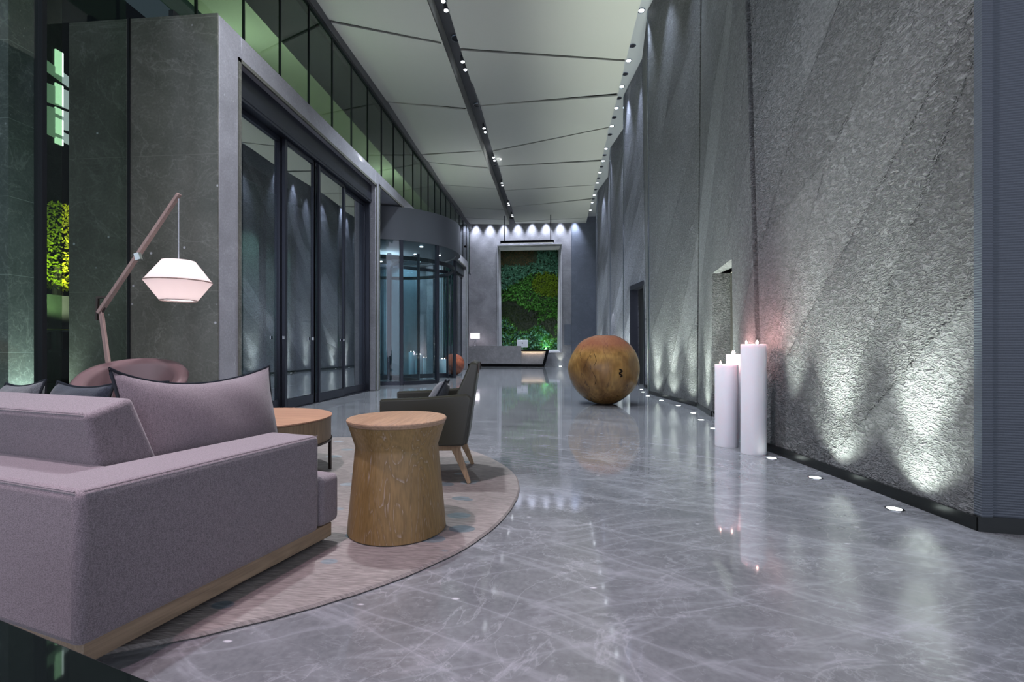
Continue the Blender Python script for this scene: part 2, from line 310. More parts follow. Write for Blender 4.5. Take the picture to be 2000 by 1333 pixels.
# redder weathered crown
sx = N(n, 'ShaderNodeSeparateXYZ'); L(coords(n, kind='Generated').outputs[0], sx.inputs[0]); zz = N(n, 'ShaderNodeMath', operation='MULTIPLY_ADD'); zz.inputs[1].default_value = .25; L(nz.outputs[0], zz.inputs[0]); L(sx.outputs[2], zz.inputs[2])
c = mix(n, ramp(n, zz.outputs[0], [(.86, (0, 0, 0)), (1.0, (.75,)*3)]).outputs[0], c, (.17, .055, .038))
L(c, b.inputs['Base Color']); b.inputs['Roughness'].default_value = .27; bump(n, b, g.outputs[0], .2, .01); MATS['ball_wood'] = m
m2 = m.copy(); MATS['ball_wood_red'] = m2
rm = [x for x in m2.node_tree.nodes if x.type == 'VALTORGB'][0].color_ramp.elements
rm[0].color = (.10, .03, .018, 1); rm[1].color = (.30, .085, .045, 1); rm[2].color = (.36, .14, .07, 1)

# ------------------------------------------------------------------ mesh helpers
class MB:
    def __init__(s): s.v = []; s.f = []; s.mi = []; s.cur = 0
    def add(s, vs_, fs):
        o = len(s.v); s.v += [tuple(v) for v in vs_]; s.f += [tuple(i+o for i in f) for f in fs]; s.mi += [s.cur]*len(fs); return s
    def box(s, a, b):
        (x0, y0, z0), (x1, y1, z1) = a, b
        return s.add([(x0, y0, z0), (x1, y0, z0), (x1, y1, z0), (x0, y1, z0), (x0, y0, z1), (x1, y0, z1), (x1, y1, z1), (x0, y1, z1)],
                     [(0, 3, 2, 1), (4, 5, 6, 7), (0, 1, 5, 4), (1, 2, 6, 5), (2, 3, 7, 6), (3, 0, 4, 7)])
    def hexa(s, p):   # 4 bottom, 4 top
        return s.add(p, [(0, 3, 2, 1), (4, 5, 6, 7), (0, 1, 5, 4), (1, 2, 6, 5), (2, 3, 7, 6), (3, 0, 4, 7)])
    def bar(s, a, b, w, d=None, up=(0, 0, 1), w2=None, d2=None):
        a, b = Vector(a), Vector(b); d = d or w; w2 = w2 or w; d2 = d2 or d; t = (b-a).normalized(); u = Vector(up)
        if abs(t.dot(u)) > .98: u = Vector((1, 0, 0))
        sd = t.cross(u).normalized(); up_ = sd.cross(t)
        P = [a+sd*x*w/2+up_*y*d/2 for x, y in ((-1, -1), (1, -1), (1, 1), (-1, 1))]+[b+sd*x*w2/2+up_*y*d2/2 for x, y in ((-1, -1), (1, -1), (1, 1), (-1, 1))]
        return s.hexa(P)
    def lathe(s, prof, c=(0, 0, 0), seg=32, caps=True, a0=0, a1=2*math.pi):
        full = abs(a1-a0-2*math.pi) < 1e-6; n_ = seg if full else seg+1
        vs_ = []
        for r, z in prof:
            for i in range(n_):
                t = a0+(a1-a0)*i/seg; vs_.append((c[0]+r*math.cos(t), c[1]+r*math.sin(t), c[2]+z))
        fs = []
        for j in range(len(prof)-1):
            for i in range(seg):
                k = (i+1) % n_; fs.append((j*n_+i, j*n_+k, (j+1)*n_+k, (j+1)*n_+i))
        if caps and full:
            if prof[0][0] > 0: fs.append(tuple(range(n_-1, -1, -1)))
            if prof[-1][0] > 0: fs.append(tuple((len(prof)-1)*n_+i for i in range(n_)))
        return s.add(vs_, fs)
    def prism(s, outline, z0, z1):
        n_ = len(outline); return s.add([(x, y, z0) for x, y in outline]+[(x, y, z1) for x, y in outline],
            [tuple(range(n_-1, -1, -1)), tuple(range(n_, 2*n_))]+[(i, (i+1) % n_, n_+(i+1) % n_, n_+i) for i in range(n_)])
    def profile_y(s, pts, y0, y1):   # outline in x,z swept along y
        n_ = len(pts); return s.add([(x, y0, z) for x, z in pts]+[(x, y1, z) for x, z in pts],
            [tuple(range(n_)), tuple(range(2*n_-1, n_-1, -1))]+[((i+1) % n_, i, n_+i, n_+(i+1) % n_) for i in range(n_)])
    def tube(s, pts, r, seg=8, closed=False):
        pts = [Vector(p) for p in pts]; n_ = len(pts); vs_ = []
        pu = None
        for i, p in enumerate(pts):
            t = (pts[(i+1) % n_]-pts[i-1]) if closed else (pts[min(i+1, n_-1)]-pts[max(i-1, 0)])
            t.normalize(); u = pu or (Vector((0, 0, 1)) if abs(t.z) < .9 else Vector((1, 0, 0)))
            sd = t.cross(u).normalized(); u2 = sd.cross(t); pu = u2
            for k in range(seg):
                a = 2*math.pi*k/seg; vs_.append(p+sd*r*math.cos(a)+u2*r*math.sin(a))
        fs = []
        for i in range(n_ if closed else n_-1):
            j = (i+1) % n_
            for k in range(seg): fs.append((i*seg+k, i*seg+(k+1) % seg, j*seg+(k+1) % seg, j*seg+k))
        if not closed: fs += [tuple(range(seg-1, -1, -1)), tuple((n_-1)*seg+k for k in range(seg))]
        return s.add(vs_, fs)
    def build(s, name, mat, parent=None, smooth=False, bevel=0, segs=2, angle=35, mats=None, subsurf=0):
        me = bpy.data.meshes.new(name); me.from_pydata(s.v, [], s.f)
        for mm in (mats or [mat]): me.materials.append(MATS[mm])
        if mats:
            for p, i in zip(me.polygons, s.mi): p.material_index = i
        bm = bmesh.new(); bm.from_mesh(me); bmesh.ops.recalc_face_normals(bm, faces=bm.faces)
        bm.to_mesh(me); bm.free()
        o = bpy.data.objects.new(name, me); col.objects.link(o)
        if bevel:
            md = o.modifiers.new('edge', 'BEVEL'); md.width = bevel; md.segments = segs; md.limit_method = 'ANGLE'; md.angle_limit = R(30)
        if subsurf:
            md = o.modifiers.new('smooth', 'SUBSURF'); md.levels = subsurf; md.render_levels = subsurf
        if smooth or bevel or subsurf:
            for p in me.polygons: p.use_smooth = True
            if not subsurf: me.set_sharp_from_angle(angle=R(angle))
        if parent: o.parent = parent
        return o
def struct(o): o['kind'] = 'structure'; return o
def empty(name, loc=(0, 0, 0), rz=0):
    o = bpy.data.objects.new(name, None); col.objects.link(o); o.location = loc; o.rotation_euler.z = rz; return o
def tag(o, label, cat, group=None, kind=None):
    o['label'] = label; o['category'] = cat
    if group: o['group'] = group
    if kind: o['kind'] = kind
    return o
def copy_tree(o, parent=None):
    c = o.copy(); col.objects.link(c); c.parent = parent
    for ch in [x for x in bpy.data.objects if x.parent == o]: copy_tree(ch, c)
    return c
def B(a, b): return MB().box(a, b)

# ================================================================== SETTING
struct(B((-9.2, -7, -.12), (4.4, 27.6, 0)).build('floor', 'floor_marble'))
# rounded street ground outside
struct(B((-40, -10, -.14), (-9.2, 40, -.02)).build('floor_street', 'asphalt'))

# --- right wall of folded stone slabs: (bottom x, y, top x, y)
ZT = 8.4
WN = [(2.32, 2.83, 2.32, 2.86), (2.06, 5.03, 2.06, 5.62), (2.42, 8.38, 2.42, 8.10), (2.06, 10.66, 2.02, 10.64),
      (2.31, 12.2, 2.21, 12.4), (2.0, 14.2, 2.0, 14.15), (2.30, 16.2, 2.30, 16.2), (2.03, 17.9, 2.03, 17.8), (2.28, 20.8, 2.27, 20.8), (1.98, 22.8, 1.98, 22.8), (2.27, 27.0, 2.27, 27.0)]
def wall_pt(a, b, s, z, off=0):
    t = z/ZT; p0 = Vector((a[0]+(a[2]-a[0])*t, a[1]+(a[3]-a[1])*t)); p1 = Vector((b[0]+(b[2]-b[0])*t, b[1]+(b[3]-b[1])*t))
    d = (p1-p0).normalized(); nrm = Vector((d.y, -d.x)); p = p0+(p1-p0)*s+nrm*off; return (p.x, p.y, z)
def slab(a, b, s0, s1, hole=None, th=.25, z0=.0):
    mb = MB(); zs = [z0, 2.1, 2.7, ZT]; 
    cells = []
    if hole:
        h0, h1, hz = hole
        cells = [(s0, h0, z0, hz), (h1, s1, z0, hz), (s0, s1, hz, ZT)]
    else: cells = [(s0, s1, z0, ZT)]
    for c0, c1, za, zb in cells:
        mb.hexa([wall_pt(a, b, c0, za), wall_pt(a, b, c1, za), wall_pt(a, b, c1, za, th), wall_pt(a, b, c0, za, th),
                 wall_pt(a, b, c0, zb), wall_pt(a, b, c1, zb), wall_pt(a, b, c1, zb, th), wall_pt(a, b, c0, zb, th)])
    return mb
def base_strip(a, b, s0, s1):
    return MB().hexa([wall_pt(a, b, s0, 0, -.02), wall_pt(a, b, s1, 0, -.02), wall_pt(a, b, s1, 0, .05), wall_pt(a, b, s0, 0, .05),
                      wall_pt(a, b, s0, .075, -.02), wall_pt(a, b, s1, .075, -.02), wall_pt(a, b, s1, .075, .05), wall_pt(a, b, s0, .075, .05)])
holes = {1: (.285, .652, 2.1), 4: (.10, .66, 2.7)}
bs = MB()
for i in range(len(WN)-1):
    a, b = WN[i], WN[i+1]; h = holes.get(i)
    L_ = math.hypot(b[0]-a[0], b[1]-a[1]); g = .03/L_
    s0 = 0.0 if i == 0 else (.02/L_ if i == 1 else g); s1 = 1-(.075/L_ if i == 0 else g)
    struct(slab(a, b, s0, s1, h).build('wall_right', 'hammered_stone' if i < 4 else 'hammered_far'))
    for q0, q1 in ([(s0, h[0]), (h[1], s1)] if h else [(s0, s1)]): bs.v, bs.f, bs.mi = (lambda m_: (bs.v+m_.v, bs.f+[tuple(k+len(bs.v) for k in f) for f in m_.f], bs.mi+[0]*len(m_.f)))(base_strip(a, b, q0, q1))
struct(bs.build('baseboard_right', 'base_metal'))
# dark backing seen in the joints between slabs
bk = MB()
for i in range(len(WN)-1):
    a, b = WN[i], WN[i+1]
    if i in holes: continue
for i in range(1, len(WN)-1):
    p = WN[i]
    bk.hexa([(p[0]+.06, p[1]-.12, 0), (p[0]+.24, p[1]-.12, 0), (p[0]+.24, p[1]+.12, 0), (p[0]+.06, p[1]+.12, 0),
             (p[2]+.06, p[3]-.12, ZT), (p[2]+.24, p[3]-.12, ZT), (p[2]+.24, p[3]+.12, ZT), (p[2]+.06, p[3]+.12, ZT)])
struct(bk.build('wall_joint_backing', 'black'))
# bright steel fins on the noses
tr = MB()
for i in (3, 5, 7, 9):
    p = WN[i]
    for s in (-1, 1):
        tr.hexa([(p[0]-.012, p[1]+s*.034-.008, 0), (p[0]+.04, p[1]+s*.034-.008, 0), (p[0]+.04, p[1]+s*.034+.008, 0), (p[0]-.012, p[1]+s*.034+.008, 0),
                 (p[2]-.012, p[3]+s*.034-.008, ZT), (p[2]+.04, p[3]+s*.034-.008, ZT), (p[2]+.04, p[3]+s*.034+.008, ZT), (p[2]-.012, p[3]+s*.034+.008, ZT)])
struct(tr.build('trim_1', 'steel_edge'))
# first opening: slanting reveal lined with dressed stone, passage beyond
pj = MB(); a, b = WN[1], WN[2]
far0, far1 = wall_pt(a, b, .652, 0, .02), wall_pt(a, b, .652, 0, 1.25)
pj.box((far0[0]+.22, far0[1], 0), (far0[0]+.95, far0[1]+.12, 2.1))
struct(pj.build('wall_passage', 'lined_stone'))
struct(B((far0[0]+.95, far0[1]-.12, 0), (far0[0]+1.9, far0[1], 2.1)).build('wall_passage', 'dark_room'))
nr = wall_pt(a, b, .285, 0, .24)
struct(B((nr[0], nr[1]-.2, 0), (nr[0]+1.9, nr[1]-.05, 2.1)).build('wall_passage', 'lined_stone'))
struct(B((nr[0]-.0, nr[1]-.2, 2.1), (nr[0]+1.9, far0[1]+.12, 2.2)).build('ceiling_passage', 'ceiling_white'))
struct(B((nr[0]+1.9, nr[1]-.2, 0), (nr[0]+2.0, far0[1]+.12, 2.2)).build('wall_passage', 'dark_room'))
# second opening: dark lift lobby
a, b = WN[4], WN[5]; q0 = wall_pt(a, b, .10, 0, .25); q1 = wall_pt(a, b, .66, 0, .25)
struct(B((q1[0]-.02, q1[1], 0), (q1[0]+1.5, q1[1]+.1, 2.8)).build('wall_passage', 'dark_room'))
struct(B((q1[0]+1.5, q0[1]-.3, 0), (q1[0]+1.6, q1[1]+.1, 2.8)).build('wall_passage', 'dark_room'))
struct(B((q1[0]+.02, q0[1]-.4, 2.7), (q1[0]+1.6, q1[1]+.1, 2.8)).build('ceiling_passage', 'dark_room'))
fr_ = MB()
p0 = wall_pt(a, b, .10, 0, -.015); p1 = wall_pt(a, b, .66, 0, -.015)
for p in (p0, p1): fr_.box((p[0]-.01, p[1]-.03, 0), (p[0]+.2, p[1]+.03, 2.7))
fr_.hexa([(p0[0]-.01, p0[1], 2.62), (p1[0]-.01, p1[1], 2.62), (p1[0]+.2, p1[1], 2.62), (p0[0]+.2, p0[1], 2.62), (p0[0]-.01, p0[1], 2.74), (p1[0]-.01, p1[1], 2.74), (p1[0]+.2, p1[1], 2.74), (p0[0]+.2, p0[1], 2.74)])
struct(fr_.build('door_5', 'frame_metal'))
# wall turning away at the camera's side
struct(MB().hexa([(2.335, 2.82, 0), (4.4, 2.47, 0), (4.4, 2.72, 0), (2.60, 3.05, 0), (2.335, 2.85, ZT), (4.4, 2.50, ZT), (4.4, 2.75, ZT), (2.60, 3.08, ZT)]).build('wall_front', 'ribbed_stone'))
struct(MB().hexa([(2.30, 2.815, 0), (4.4, 2.45, 0), (4.4, 2.5, 0), (2.32, 2.87, 0), (2.30, 2.815, .085), (4.4, 2.45, .085), (4.4, 2.5, .085), (2.32, 2.87, .085)]).build('baseboard_front', 'base_metal'))
struct(B((2.305, 2.80, .085), (2.36, 2.85, 8.4)).build('trim_2', 'ribbed_stone'))

# --- far wall with the opening onto the planted wall
fw = MB()
fw.box((-5.4, 27, 0), (-3.2, 27.3, 8.4)); fw.box((.30, 27, 0), (.92, 27.3, 8.4)); fw.box((-3.2, 27, 6.78), (.30, 27.3, 8.4)); fw.box((-3.2, 27, 0), (.30, 27.3, .82))
struct(fw.build('wall_far', 'far_marble'))
struct(B((.925, 26.98, 0), (2.5, 27.3, 8.4)).build('wall_far', 'blue_stone'))
t2 = MB()   # splayed frame
O = [(-3.27, 6.86), (.38, 6.89), (.38, .77), (-3.27, .77)]; I = [(-3.13, 6.63), (.20, 6.63), (.13, .92), (-3.05, .92)]
for k in range(4):
    o0, o1, i0, i1 = O[k], O[(k+1) % 4], I[k], I[(k+1) % 4]
    t2.hexa([(o0[0], 26.93, o0[1]), (o1[0], 26.93, o1[1]), (i1[0], 27.26, i1[1]), (i0[0], 27.26, i0[1]),
             (o0[0], 27.32, o0[1]), (o1[0], 27.32, o1[1]), (i1[0], 27.32, i1[1]), (i0[0], 27.32, i0[1])])
struct(t2.build('trim_3', 'frame_stone'))
struct(B((-5.6, 27.0, 0), (-4.95, 27.1, 8.4)).build('wall_far', 'far_marble'))
d5 = MB().box((.52, 26.96, 1.2), (.56, 26.99, 2.35)).box((.56, 26.965, 1.2), (.9, 26.99, 2.35)); 
struct(d5.build('door_6', 'blue_stone'))

# --- ceiling: tensioned white panels either side of the lamp slot
seR = [((-2.17, 4.2), (1.72, 5.2)), ((-2.17, 7.6), (1.72, 6.9)), ((-2.19, 10.92), (1.72, 11.83)), ((-2.19, 13.67), (1.72, 13.26)), ((-2.19, 16.65), (1.72, 15.35)), ((-2.2, 18.27), (1.72, 17.85)), ((-2.2, 20.86), (1.72, 20.71)), ((-2.2, 23.61), (1.72, 22.39)), ((-2.2, 26.05), (1.72, 25.89)), ((-2.2, 26.7), (1.72, 26.75))]
seL = [((-4.78, 4.6), (-2.56, 5.0)), ((-4.78, 7.2), (-2.56, 7.0)), ((-4.78, 9.73), (-2.56, 10.79)), ((-4.78, 13.21), (-2.56, 13.68)), ((-4.78, 16.73), (-2.56, 16.78)), ((-4.78, 17.63), (-2.56, 18.23)), ((-4.78, 19.87), (-2.56, 20.83)), ((-4.78, 23.42), (-2.56, 23.78)), ((-4.78, 25.01), (-2.56, 25.91)), ((-4.78, 26.6), (-2.56, 26.7))]
cm = MB()
for se, tilt in ((seR, 0), (seL, 1)):
    prev = ((se[0][0][0], -7), (se[0][1][0], -7))
    for k, cur in enumerate(se):
        g = .045
        za = 8.0; dz = (-.05, .04)[k % 2]
        P = [(prev[0][0], prev[0][1]+g), (prev[1][0], prev[1][1]+g), (cur[1][0], cur[1][1]-g), (cur[0][0], cur[0][1]-g)]
        Zs = [za-dz, za+dz, za-dz*.6, za+dz*.8]
        n_ = 6; vs_ = []
        for j in range(n_+1):      # sagging cloth between its edges
            for i in range(n_+1):
                u, v = i/n_, j/n_
                x = (P[0][0]*(1-u)+P[1][0]*u)*(1-v)+(P[3][0]*(1-u)+P[2][0]*u)*v; y = (P[0][1]*(1-u)+P[1][1]*u)*(1-v)+(P[3][1]*(1-u)+P[2][1]*u)*v
                z = (Zs[0]*(1-u)+Zs[1]*u)*(1-v)+(Zs[3]*(1-u)+Zs[2]*u)*v+.05*math.sin(math.pi*u)*math.sin(math.pi*v)
                vs_.append((x, y, z))
        vs_ += [(x, y, z+.04) for x, y, z in vs_]; M_ = (n_+1)**2; fs = []
        for j in range(n_):
            for i in range(n_):
                q = j*(n_+1)+i; fs.append((q, q+1, q+n_+2, q+n_+1)); fs.append((M_+q, M_+q+n_+1, M_+q+n_+2, M_+q+1))
        for i in range(n_):
            fs.append((i, i+M_, i+1+M_, i+1)); q = n_*(n_+1)+i; fs.append((q, q+1, q+1+M_, q+M_))
            q = i*(n_+1); fs.append((q, q+n_+1, q+n_+1+M_, q+M_)); q += n_; fs.append((q, q+M_, q+n_+1+M_, q+n_+1))
        cm.add(vs_, fs)
        prev = cur
struct(cm.build('ceiling', 'ceiling_white', smooth=True, angle=40))
struct(B((-4.85, -7, 8.12), (-2.6, 26.6, 8.2)).box((-2.15, -7, 8.12), (1.72, 26.6, 8.2)).build('ceiling_backing', 'ceiling_gap'))
struct(B((-2.60, -7, 8.0), (-2.56, 26.7, 8.45)).build('ceiling_slot', 'ceiling_white'))
lamp('slot_fill_strip', 'AREA', (-2.22, 17.5, 8.36), 170, (.95, .97, 1.), .03, aim=(-2.56, 17.5, 8.12), shape='RECTANGLE', sy=18)  # unseen strip added to brighten the white side of the slot
sl = MB().box((-2.2, -7, 8.0), (-2.16, 26.7, 8.45)).box((-2.6, -7, 8.40), (-2.16, 26.7, 8.48))
struct(sl.build('ceiling_slot', 'slot_dark'))
struct(B((1.70, -7, 8.4), (4.4, 27.3, 8.5)).box((1.70, -7, 8.03), (1.73, 26.75, 8.4)).build('ceiling_soffit', 'soffit_grey'))
struct(B((-9.2, 26.2, 8.5), (4.4, 27.4, 8.6)).box((-5.2, -7, 8.5), (4.4, 27.4, 8.56)).build('ceiling_deck', 'ceiling_white'))

# --- left: portal of stone with three openings
pt = MB()
X0, X1 = -4.2, -4.75
for y0, y1 in ((5.62, 6.05), (10.86, 11.1), (17.3, 17.7), (22.3, 22.75)): pt.box((X1, y0, 0), (X0, y1, 5.2))
pt.box((X1, 6.05, 4.84), (X0, 10.86, 5.2)); pt.box((X1, 11.1, 4.9), (X0, 17.3, 5.2)); pt.box((X1, 17.7, 4.84), (X0, 22.3, 5.2))
struct(pt.build('wall_left', 'portal_stone', bevel=.012, segs=1))
struct(B((-6.24, 5.6, 0), (-4.75, 5.85, 5.2)).box((-4.75, 5.6, 0), (-4.203, 5.619, 5.2)).build('wall_left', 'portal_side'))
struct(B((-6.24, 5.85, 5.0), (-4.75, 22.75, 5.2)).build('wall_left', 'portal_side'))
gr = MB()      # moulded reveal strips
for y0, y1, zt in ((5.98, 10.92, 4.88), (11.06, 17.36, 4.94), (17.66, 22.34, 4.88)):
    gr.box((-4.215, y0, 0), (-4.185, y0+.05, zt)); gr.box((-4.215, y1-.05, 0), (-4.185, y1, zt)); gr.box((-4.215, y0, zt-.05), (-4.185, y1, zt))
struct(gr.build('trim_4', 'portal_side'))
# clerestory glazing above the portal
Ys = [5.03+.983*k for k in range(0, 23)]
cl = struct(B((-4.86, 5.6, 5.2), (-4.80, 26.9, 5.28)).box((-4.86, 3.0, 7.74), (-4.78, 26.9, 7.80)).build('window_1', 'frame_dark'))
for k, y in enumerate(Ys):
    z0 = 5.28 if y > 5.5 else 5.2
    B((-4.845, y-.006, z0), (-4.80, y+.006, 7.74)).build('mullion', 'frame_dark', cl)
    if k < len(Ys)-1: B((-4.832, y+.008, max(z0, 5.28)), (-4.82, y+.975, 7.74)).build('glass_pane', 'glass_green', cl)
B((-4.832, -1, 5.28), (-4.82, 5.02, 7.74)).build('glass_pane', 'glass_green', cl)
struct(B((-4.95, -7, 7.80), (-4.76, 26.9, 8.12)).build('trim_5', 'slot_dark'))
# canopy outside, seen through the clerestory
struct(B((-7.4, 7.6, 8.05), (-5.95, 30, 8.2)).build('ceiling_canopy', 'canopy'))
struct(B((-5.95, -4, 7.7), (-4.95, 30, 8.2)).build('ceiling_canopy', 'frame_dark'))
# tall window wall at the near end
wl = struct(B((-5.46, -3, 0), (-5.34, 5.6, .06)).build('window_2', 'frame_dark'))
for y in (1.4, 2.5, 3.5, 4.55): B((-5.45, y-.022, .06), (-5.35, y+.022, 8.0)).build('mullion', 'frame_dark', wl)
B((-5.41, 5.578, .06), (-5.38, 5.597, 5.2)).build('mullion', 'frame_dark', wl)
for y0, y1 in ((-3, 1.37), (1.43, 2.47), (2.53, 3.47), (3.53, 4.52), (4.58, 5.55)):
    B((-5.406, y0, .06), (-5.394, y1, 8.0)).build('glass_pane', 'glass_left', wl)
B((-5.75, 4.80, .0), (-5.45, 4.815, 8.0)).build('glass_fin', 'glass_green', wl)
struct(B((-5.45, -7, 7.9), (-4.8, 5.6, 8.1)).build('trim_6', 'frame_dark'))
# marble pier outside
struct(B((-7.3, 5.2, 0), (-6.6, 5.57, 8.0)).build('wall_pier', 'pillar_marble'))
struct(B((-7.5, 2.6, 0), (-7.3, 5.2, 8.0)).build('wall_pier', 'pillar_marble'))

# --- sliding doors in the first opening
def slide(name, y0, y1, x, glassmat='glass_door'):
    o = struct(B((x-.03, y0, .012), (x+.03, y0+.075, 4.42)).box((x-.03, y1-.075, .012), (x+.03, y1, 4.42)).box((x-.03, y0+.075, .012), (x+.03, y1-.075, .17)).box((x-.03, y0+.075, 4.34), (x+.03, y1-.075, 4.42)).build(name, 'frame_metal', bevel=.006, segs=1))
    B((x-.006, y0+.075, .17), (x+.006, y1-.075, 4.34)).build('glass_pane', glassmat, o)
    return o
slide('door_1', 6.10, 7.40, -4.46); slide('door_2', 7.36, 8.34, -4.39); slide('door_3', 8.28, 9.60, -4.39); slide('door_4', 9.56, 10.84, -4.46)
hd = MB().box((-4.52, 6.05, 4.42), (-4.30, 10.86, 4.84)).box((-4.52, 6.05, 0), (-4.33, 6.11, 4.42)).box((-4.52, 10.80, 0), (-4.33, 10.86, 4.42)).box((-4.52, 6.05, 0), (-4.33, 10.86, .012)).box((-4.34, 6.05, 4.46), (-4.29, 10.86, 4.52))
hd.box((-4.37, 8.42, 0), (-4.33, 8.48, 4.4))
struct(hd.build('trim_7', 'frame_metal', bevel=.006, segs=1))
hs = MB()
for y in (7.28, 8.2, 9.48): hs.box((-4.355, y, 1.15), (-4.34, y+.05, 1.2))
struct(hs.build('trim_8', 'chrome'))
for y0, y1 in ((17.75, 18.85), (18.85, 19.95), (19.95, 21.1), (21.1, 22.25)): slide('door_7', y0, y1, -4.42)
struct(B((-4.5, 17.7, 4.42), (-4.30, 22.3, 4.84)).build('trim_9', 'frame_metal'))
# vestibule behind the doors
vb = MB().box((-6.24, 5.85, 4.7), (-4.75, 10.9, 4.8)); struct(vb.build('ceiling_vestibule', 'ceiling_white'))
struct(B((-6.24, 10.9, 0), (-4.75, 11.05, 4.9)).build('wall_vestibule', 'portal_stone'))
vf = struct(B((-6.24, 5.9, 4.4), (-6.14, 10.9, 4.7)).box((-6.24, 5.9, 0), (-6.14, 10.9, .12)).build('window_3', 'frame_dark'))
for y in (5.95, 7.1, 8.35, 9.6, 10.8): B((-6.24, y-.05, .12), (-6.14, y+.05, 4.4)).build('mullion', 'frame_dark', vf)
B((-6.196, 6.0, .12), (-6.184, 10.75, 4.4)).build('glass_pane', 'glass_green', vf)

# --- revolving door
struct(B((-8.4, 11.05, 0), (-8.2, 18.6, 4.9)).box((-8.2, 18.4, 0), (-4.75, 18.6, 4.9)).build('wall_vestibule', 'portal_stone'))
for y in (12.2, 14.6, 17.0): lamp('vestibule_fill_lamp', 'SPOT', (-7.4, y, 4.9), 480, (.72, .86, 1.), .05, aim=(-7.9, y, 0), spot=90, blend=.8)  # unseen lamps added, with the pale wall, for a luminous drum interior
lamp('vestibule_fill_lamp', 'SPOT', (-5.8, 18.0, 4.9), 200, (.72, .86, 1.), .05, aim=(-5.8, 18.2, 0), spot=80, blend=.8)
CX, CY, RD = -5.2, 14.6, 2.2
rd = empty('revolving_door', (CX, CY, 0)); tag(rd, 'tall drum shaped revolving door of curved glass and dark grey metal', 'revolving door')
MB().lathe([(RD+.02, 3.95), (RD+.02, 4.85), (RD-.12, 4.85), (RD-.12, 3.95), (RD+.02, 3.95)], seg=72, caps=False).build('canopy_band', 'drum_metal', rd, smooth=True, angle=30)
MB().lathe([(.01, 4.0), (RD-.12, 4.0), (RD-.12, 4.06), (.01, 4.06)], seg=64, caps=False).build('drum_ceiling', 'drum_metal', rd, smooth=True)
def cyl(a): return (RD*math.cos(a), RD*math.sin(a))
aL = [R(-62), R(-32), R(33), R(66)]
for k, (a0, a1) in enumerate(((R(-100), R(-62)), (R(-62), R(-33)), (R(33), R(64)), (R(116), R(244)))):
    MB().lathe([(RD-.02, .1), (RD-.02, 3.95), (RD-.035, 3.95), (RD-.035, .1), (RD-.02, .1)], seg=16, caps=False, a0=a0, a1=a1).build('curved_glass', 'glass_drum', rd, smooth=True)
    MB().lathe([(RD+.01, .0), (RD+.01, .1), (RD-.07, .1), (RD-.07, .0), (RD+.01, .0)], seg=16, caps=False, a0=a0, a1=a1).build('base_ring', 'frame_metal', rd, smooth=True)
for a in (R(-62), R(-33), R(33), R(64), R(116), R(244), R(-100)):
    x, y = cyl(a); MB().bar((x*.99, y*.99, 0), (x*.99, y*.99, 3.96), .09, .1, up=(math.cos(a), math.sin(a), 0)).build('post', 'frame_metal', rd, bevel=.01)
MB().bar((0, 0, 0), (0, 0, 4.0), .12).build('centre_post', 'frame_metal', rd, bevel=.02)
for a in (R(-48), R(42), R(132), R(222)):
    dx, dy = math.cos(a), math.sin(a); r1 = RD-.12
    wg = MB().bar((dx*.1, dy*.1, .09), (dx*r1, dy*r1, .09), .05, .14).bar((dx*.1, dy*.1, 3.6), (dx*r1, dy*r1, 3.6), .05, .1).bar((dx*r1, dy*r1, .02), (dx*r1, dy*r1, 3.65), .06).build('wing_frame', 'frame_metal', rd)
    MB().bar((dx*.1, dy*.1, 1.85), (dx*r1, dy*r1, 1.85), .012, 3.4).build('wing_glass', 'glass_drum', wg)
MB().lathe([(RD-.14, 3.45), (RD-.14, 3.56), (RD-.2, 3.56), (RD-.2, 3.45), (RD-.14, 3.45)], seg=48, caps=False).build('guide_ring', 'frame_dark', rd, smooth=True)
for r_, n_ in ((1.55, 7), (.8, 3)):
    for k in range(n_):
        a = 2*math.pi*k/n_+.3
        MB().lathe([(.045, 3.985), (.05, 3.999)], (r_*math.cos(a), r_*math.sin(a), 0), 12).build('downlight', 'glow_white', rd)
lamp('passage_fill_lamp', 'SPOT', (2.62, 6.6, .3), 34, (1., 1., .88), .1, aim=(2.6, 6.65, 2.1), spot=130, blend=.6)  # unseen lamp added near the floor to brighten the doorway soffit
lamp('drum_lamp', 'POINT', (CX, CY, 3.8), 300, (.82, .93, 1), .3, parent=rd)
MB().lathe([(0.03, 4.4), (.05, 4.4), (.05, 4.45), (.03, 4.45)], (RD+.0, 1.2, 0), 12).build('camera_dome', 'black', rd)

# ================================================================== LIGHT FIXTURES
# floor uplights along the folded wall
ups = [(2.10, 3.16), (2.00, 3.87), (1.96, 4.52), (1.97, 6.13), (2.03, 6.85), (2.12, 7.55), (2.14, 8.53), (2.03, 9.34), (1.93, 10.15), (2.00, 11.08), (2.09, 11.8), (1.90, 13.6), (1.95, 15.0), (1.97, 16.6), (1.88, 18.4), (1.93, 20.2), (1.84, 22.3), (1.9, 24.2)]
upl = ['recessed floor light nearest the turned corner of the rough stone wall',
 'recessed floor light lighting the middle of the widest rough stone slab',
 'recessed floor light beside the foot of the tall white candle',
 'recessed floor light just behind the shorter white candle, in front of the low stone doorway',
 'recessed floor light between the low doorway and the wooden ball, beside the doorway jamb',
 'recessed floor light before the narrow stone strip past the low doorway',
 'recessed floor light at the joint where the third slab begins',
 'recessed floor light under the middle of the slab behind the wooden ball',
 'recessed floor light at the front edge of the slab behind the wooden ball',
 'recessed floor light just past the slab edge before the dark opening',
 'recessed floor light at the foot of the dark tall opening']
WC = Vector((.90, 1.0, .90))
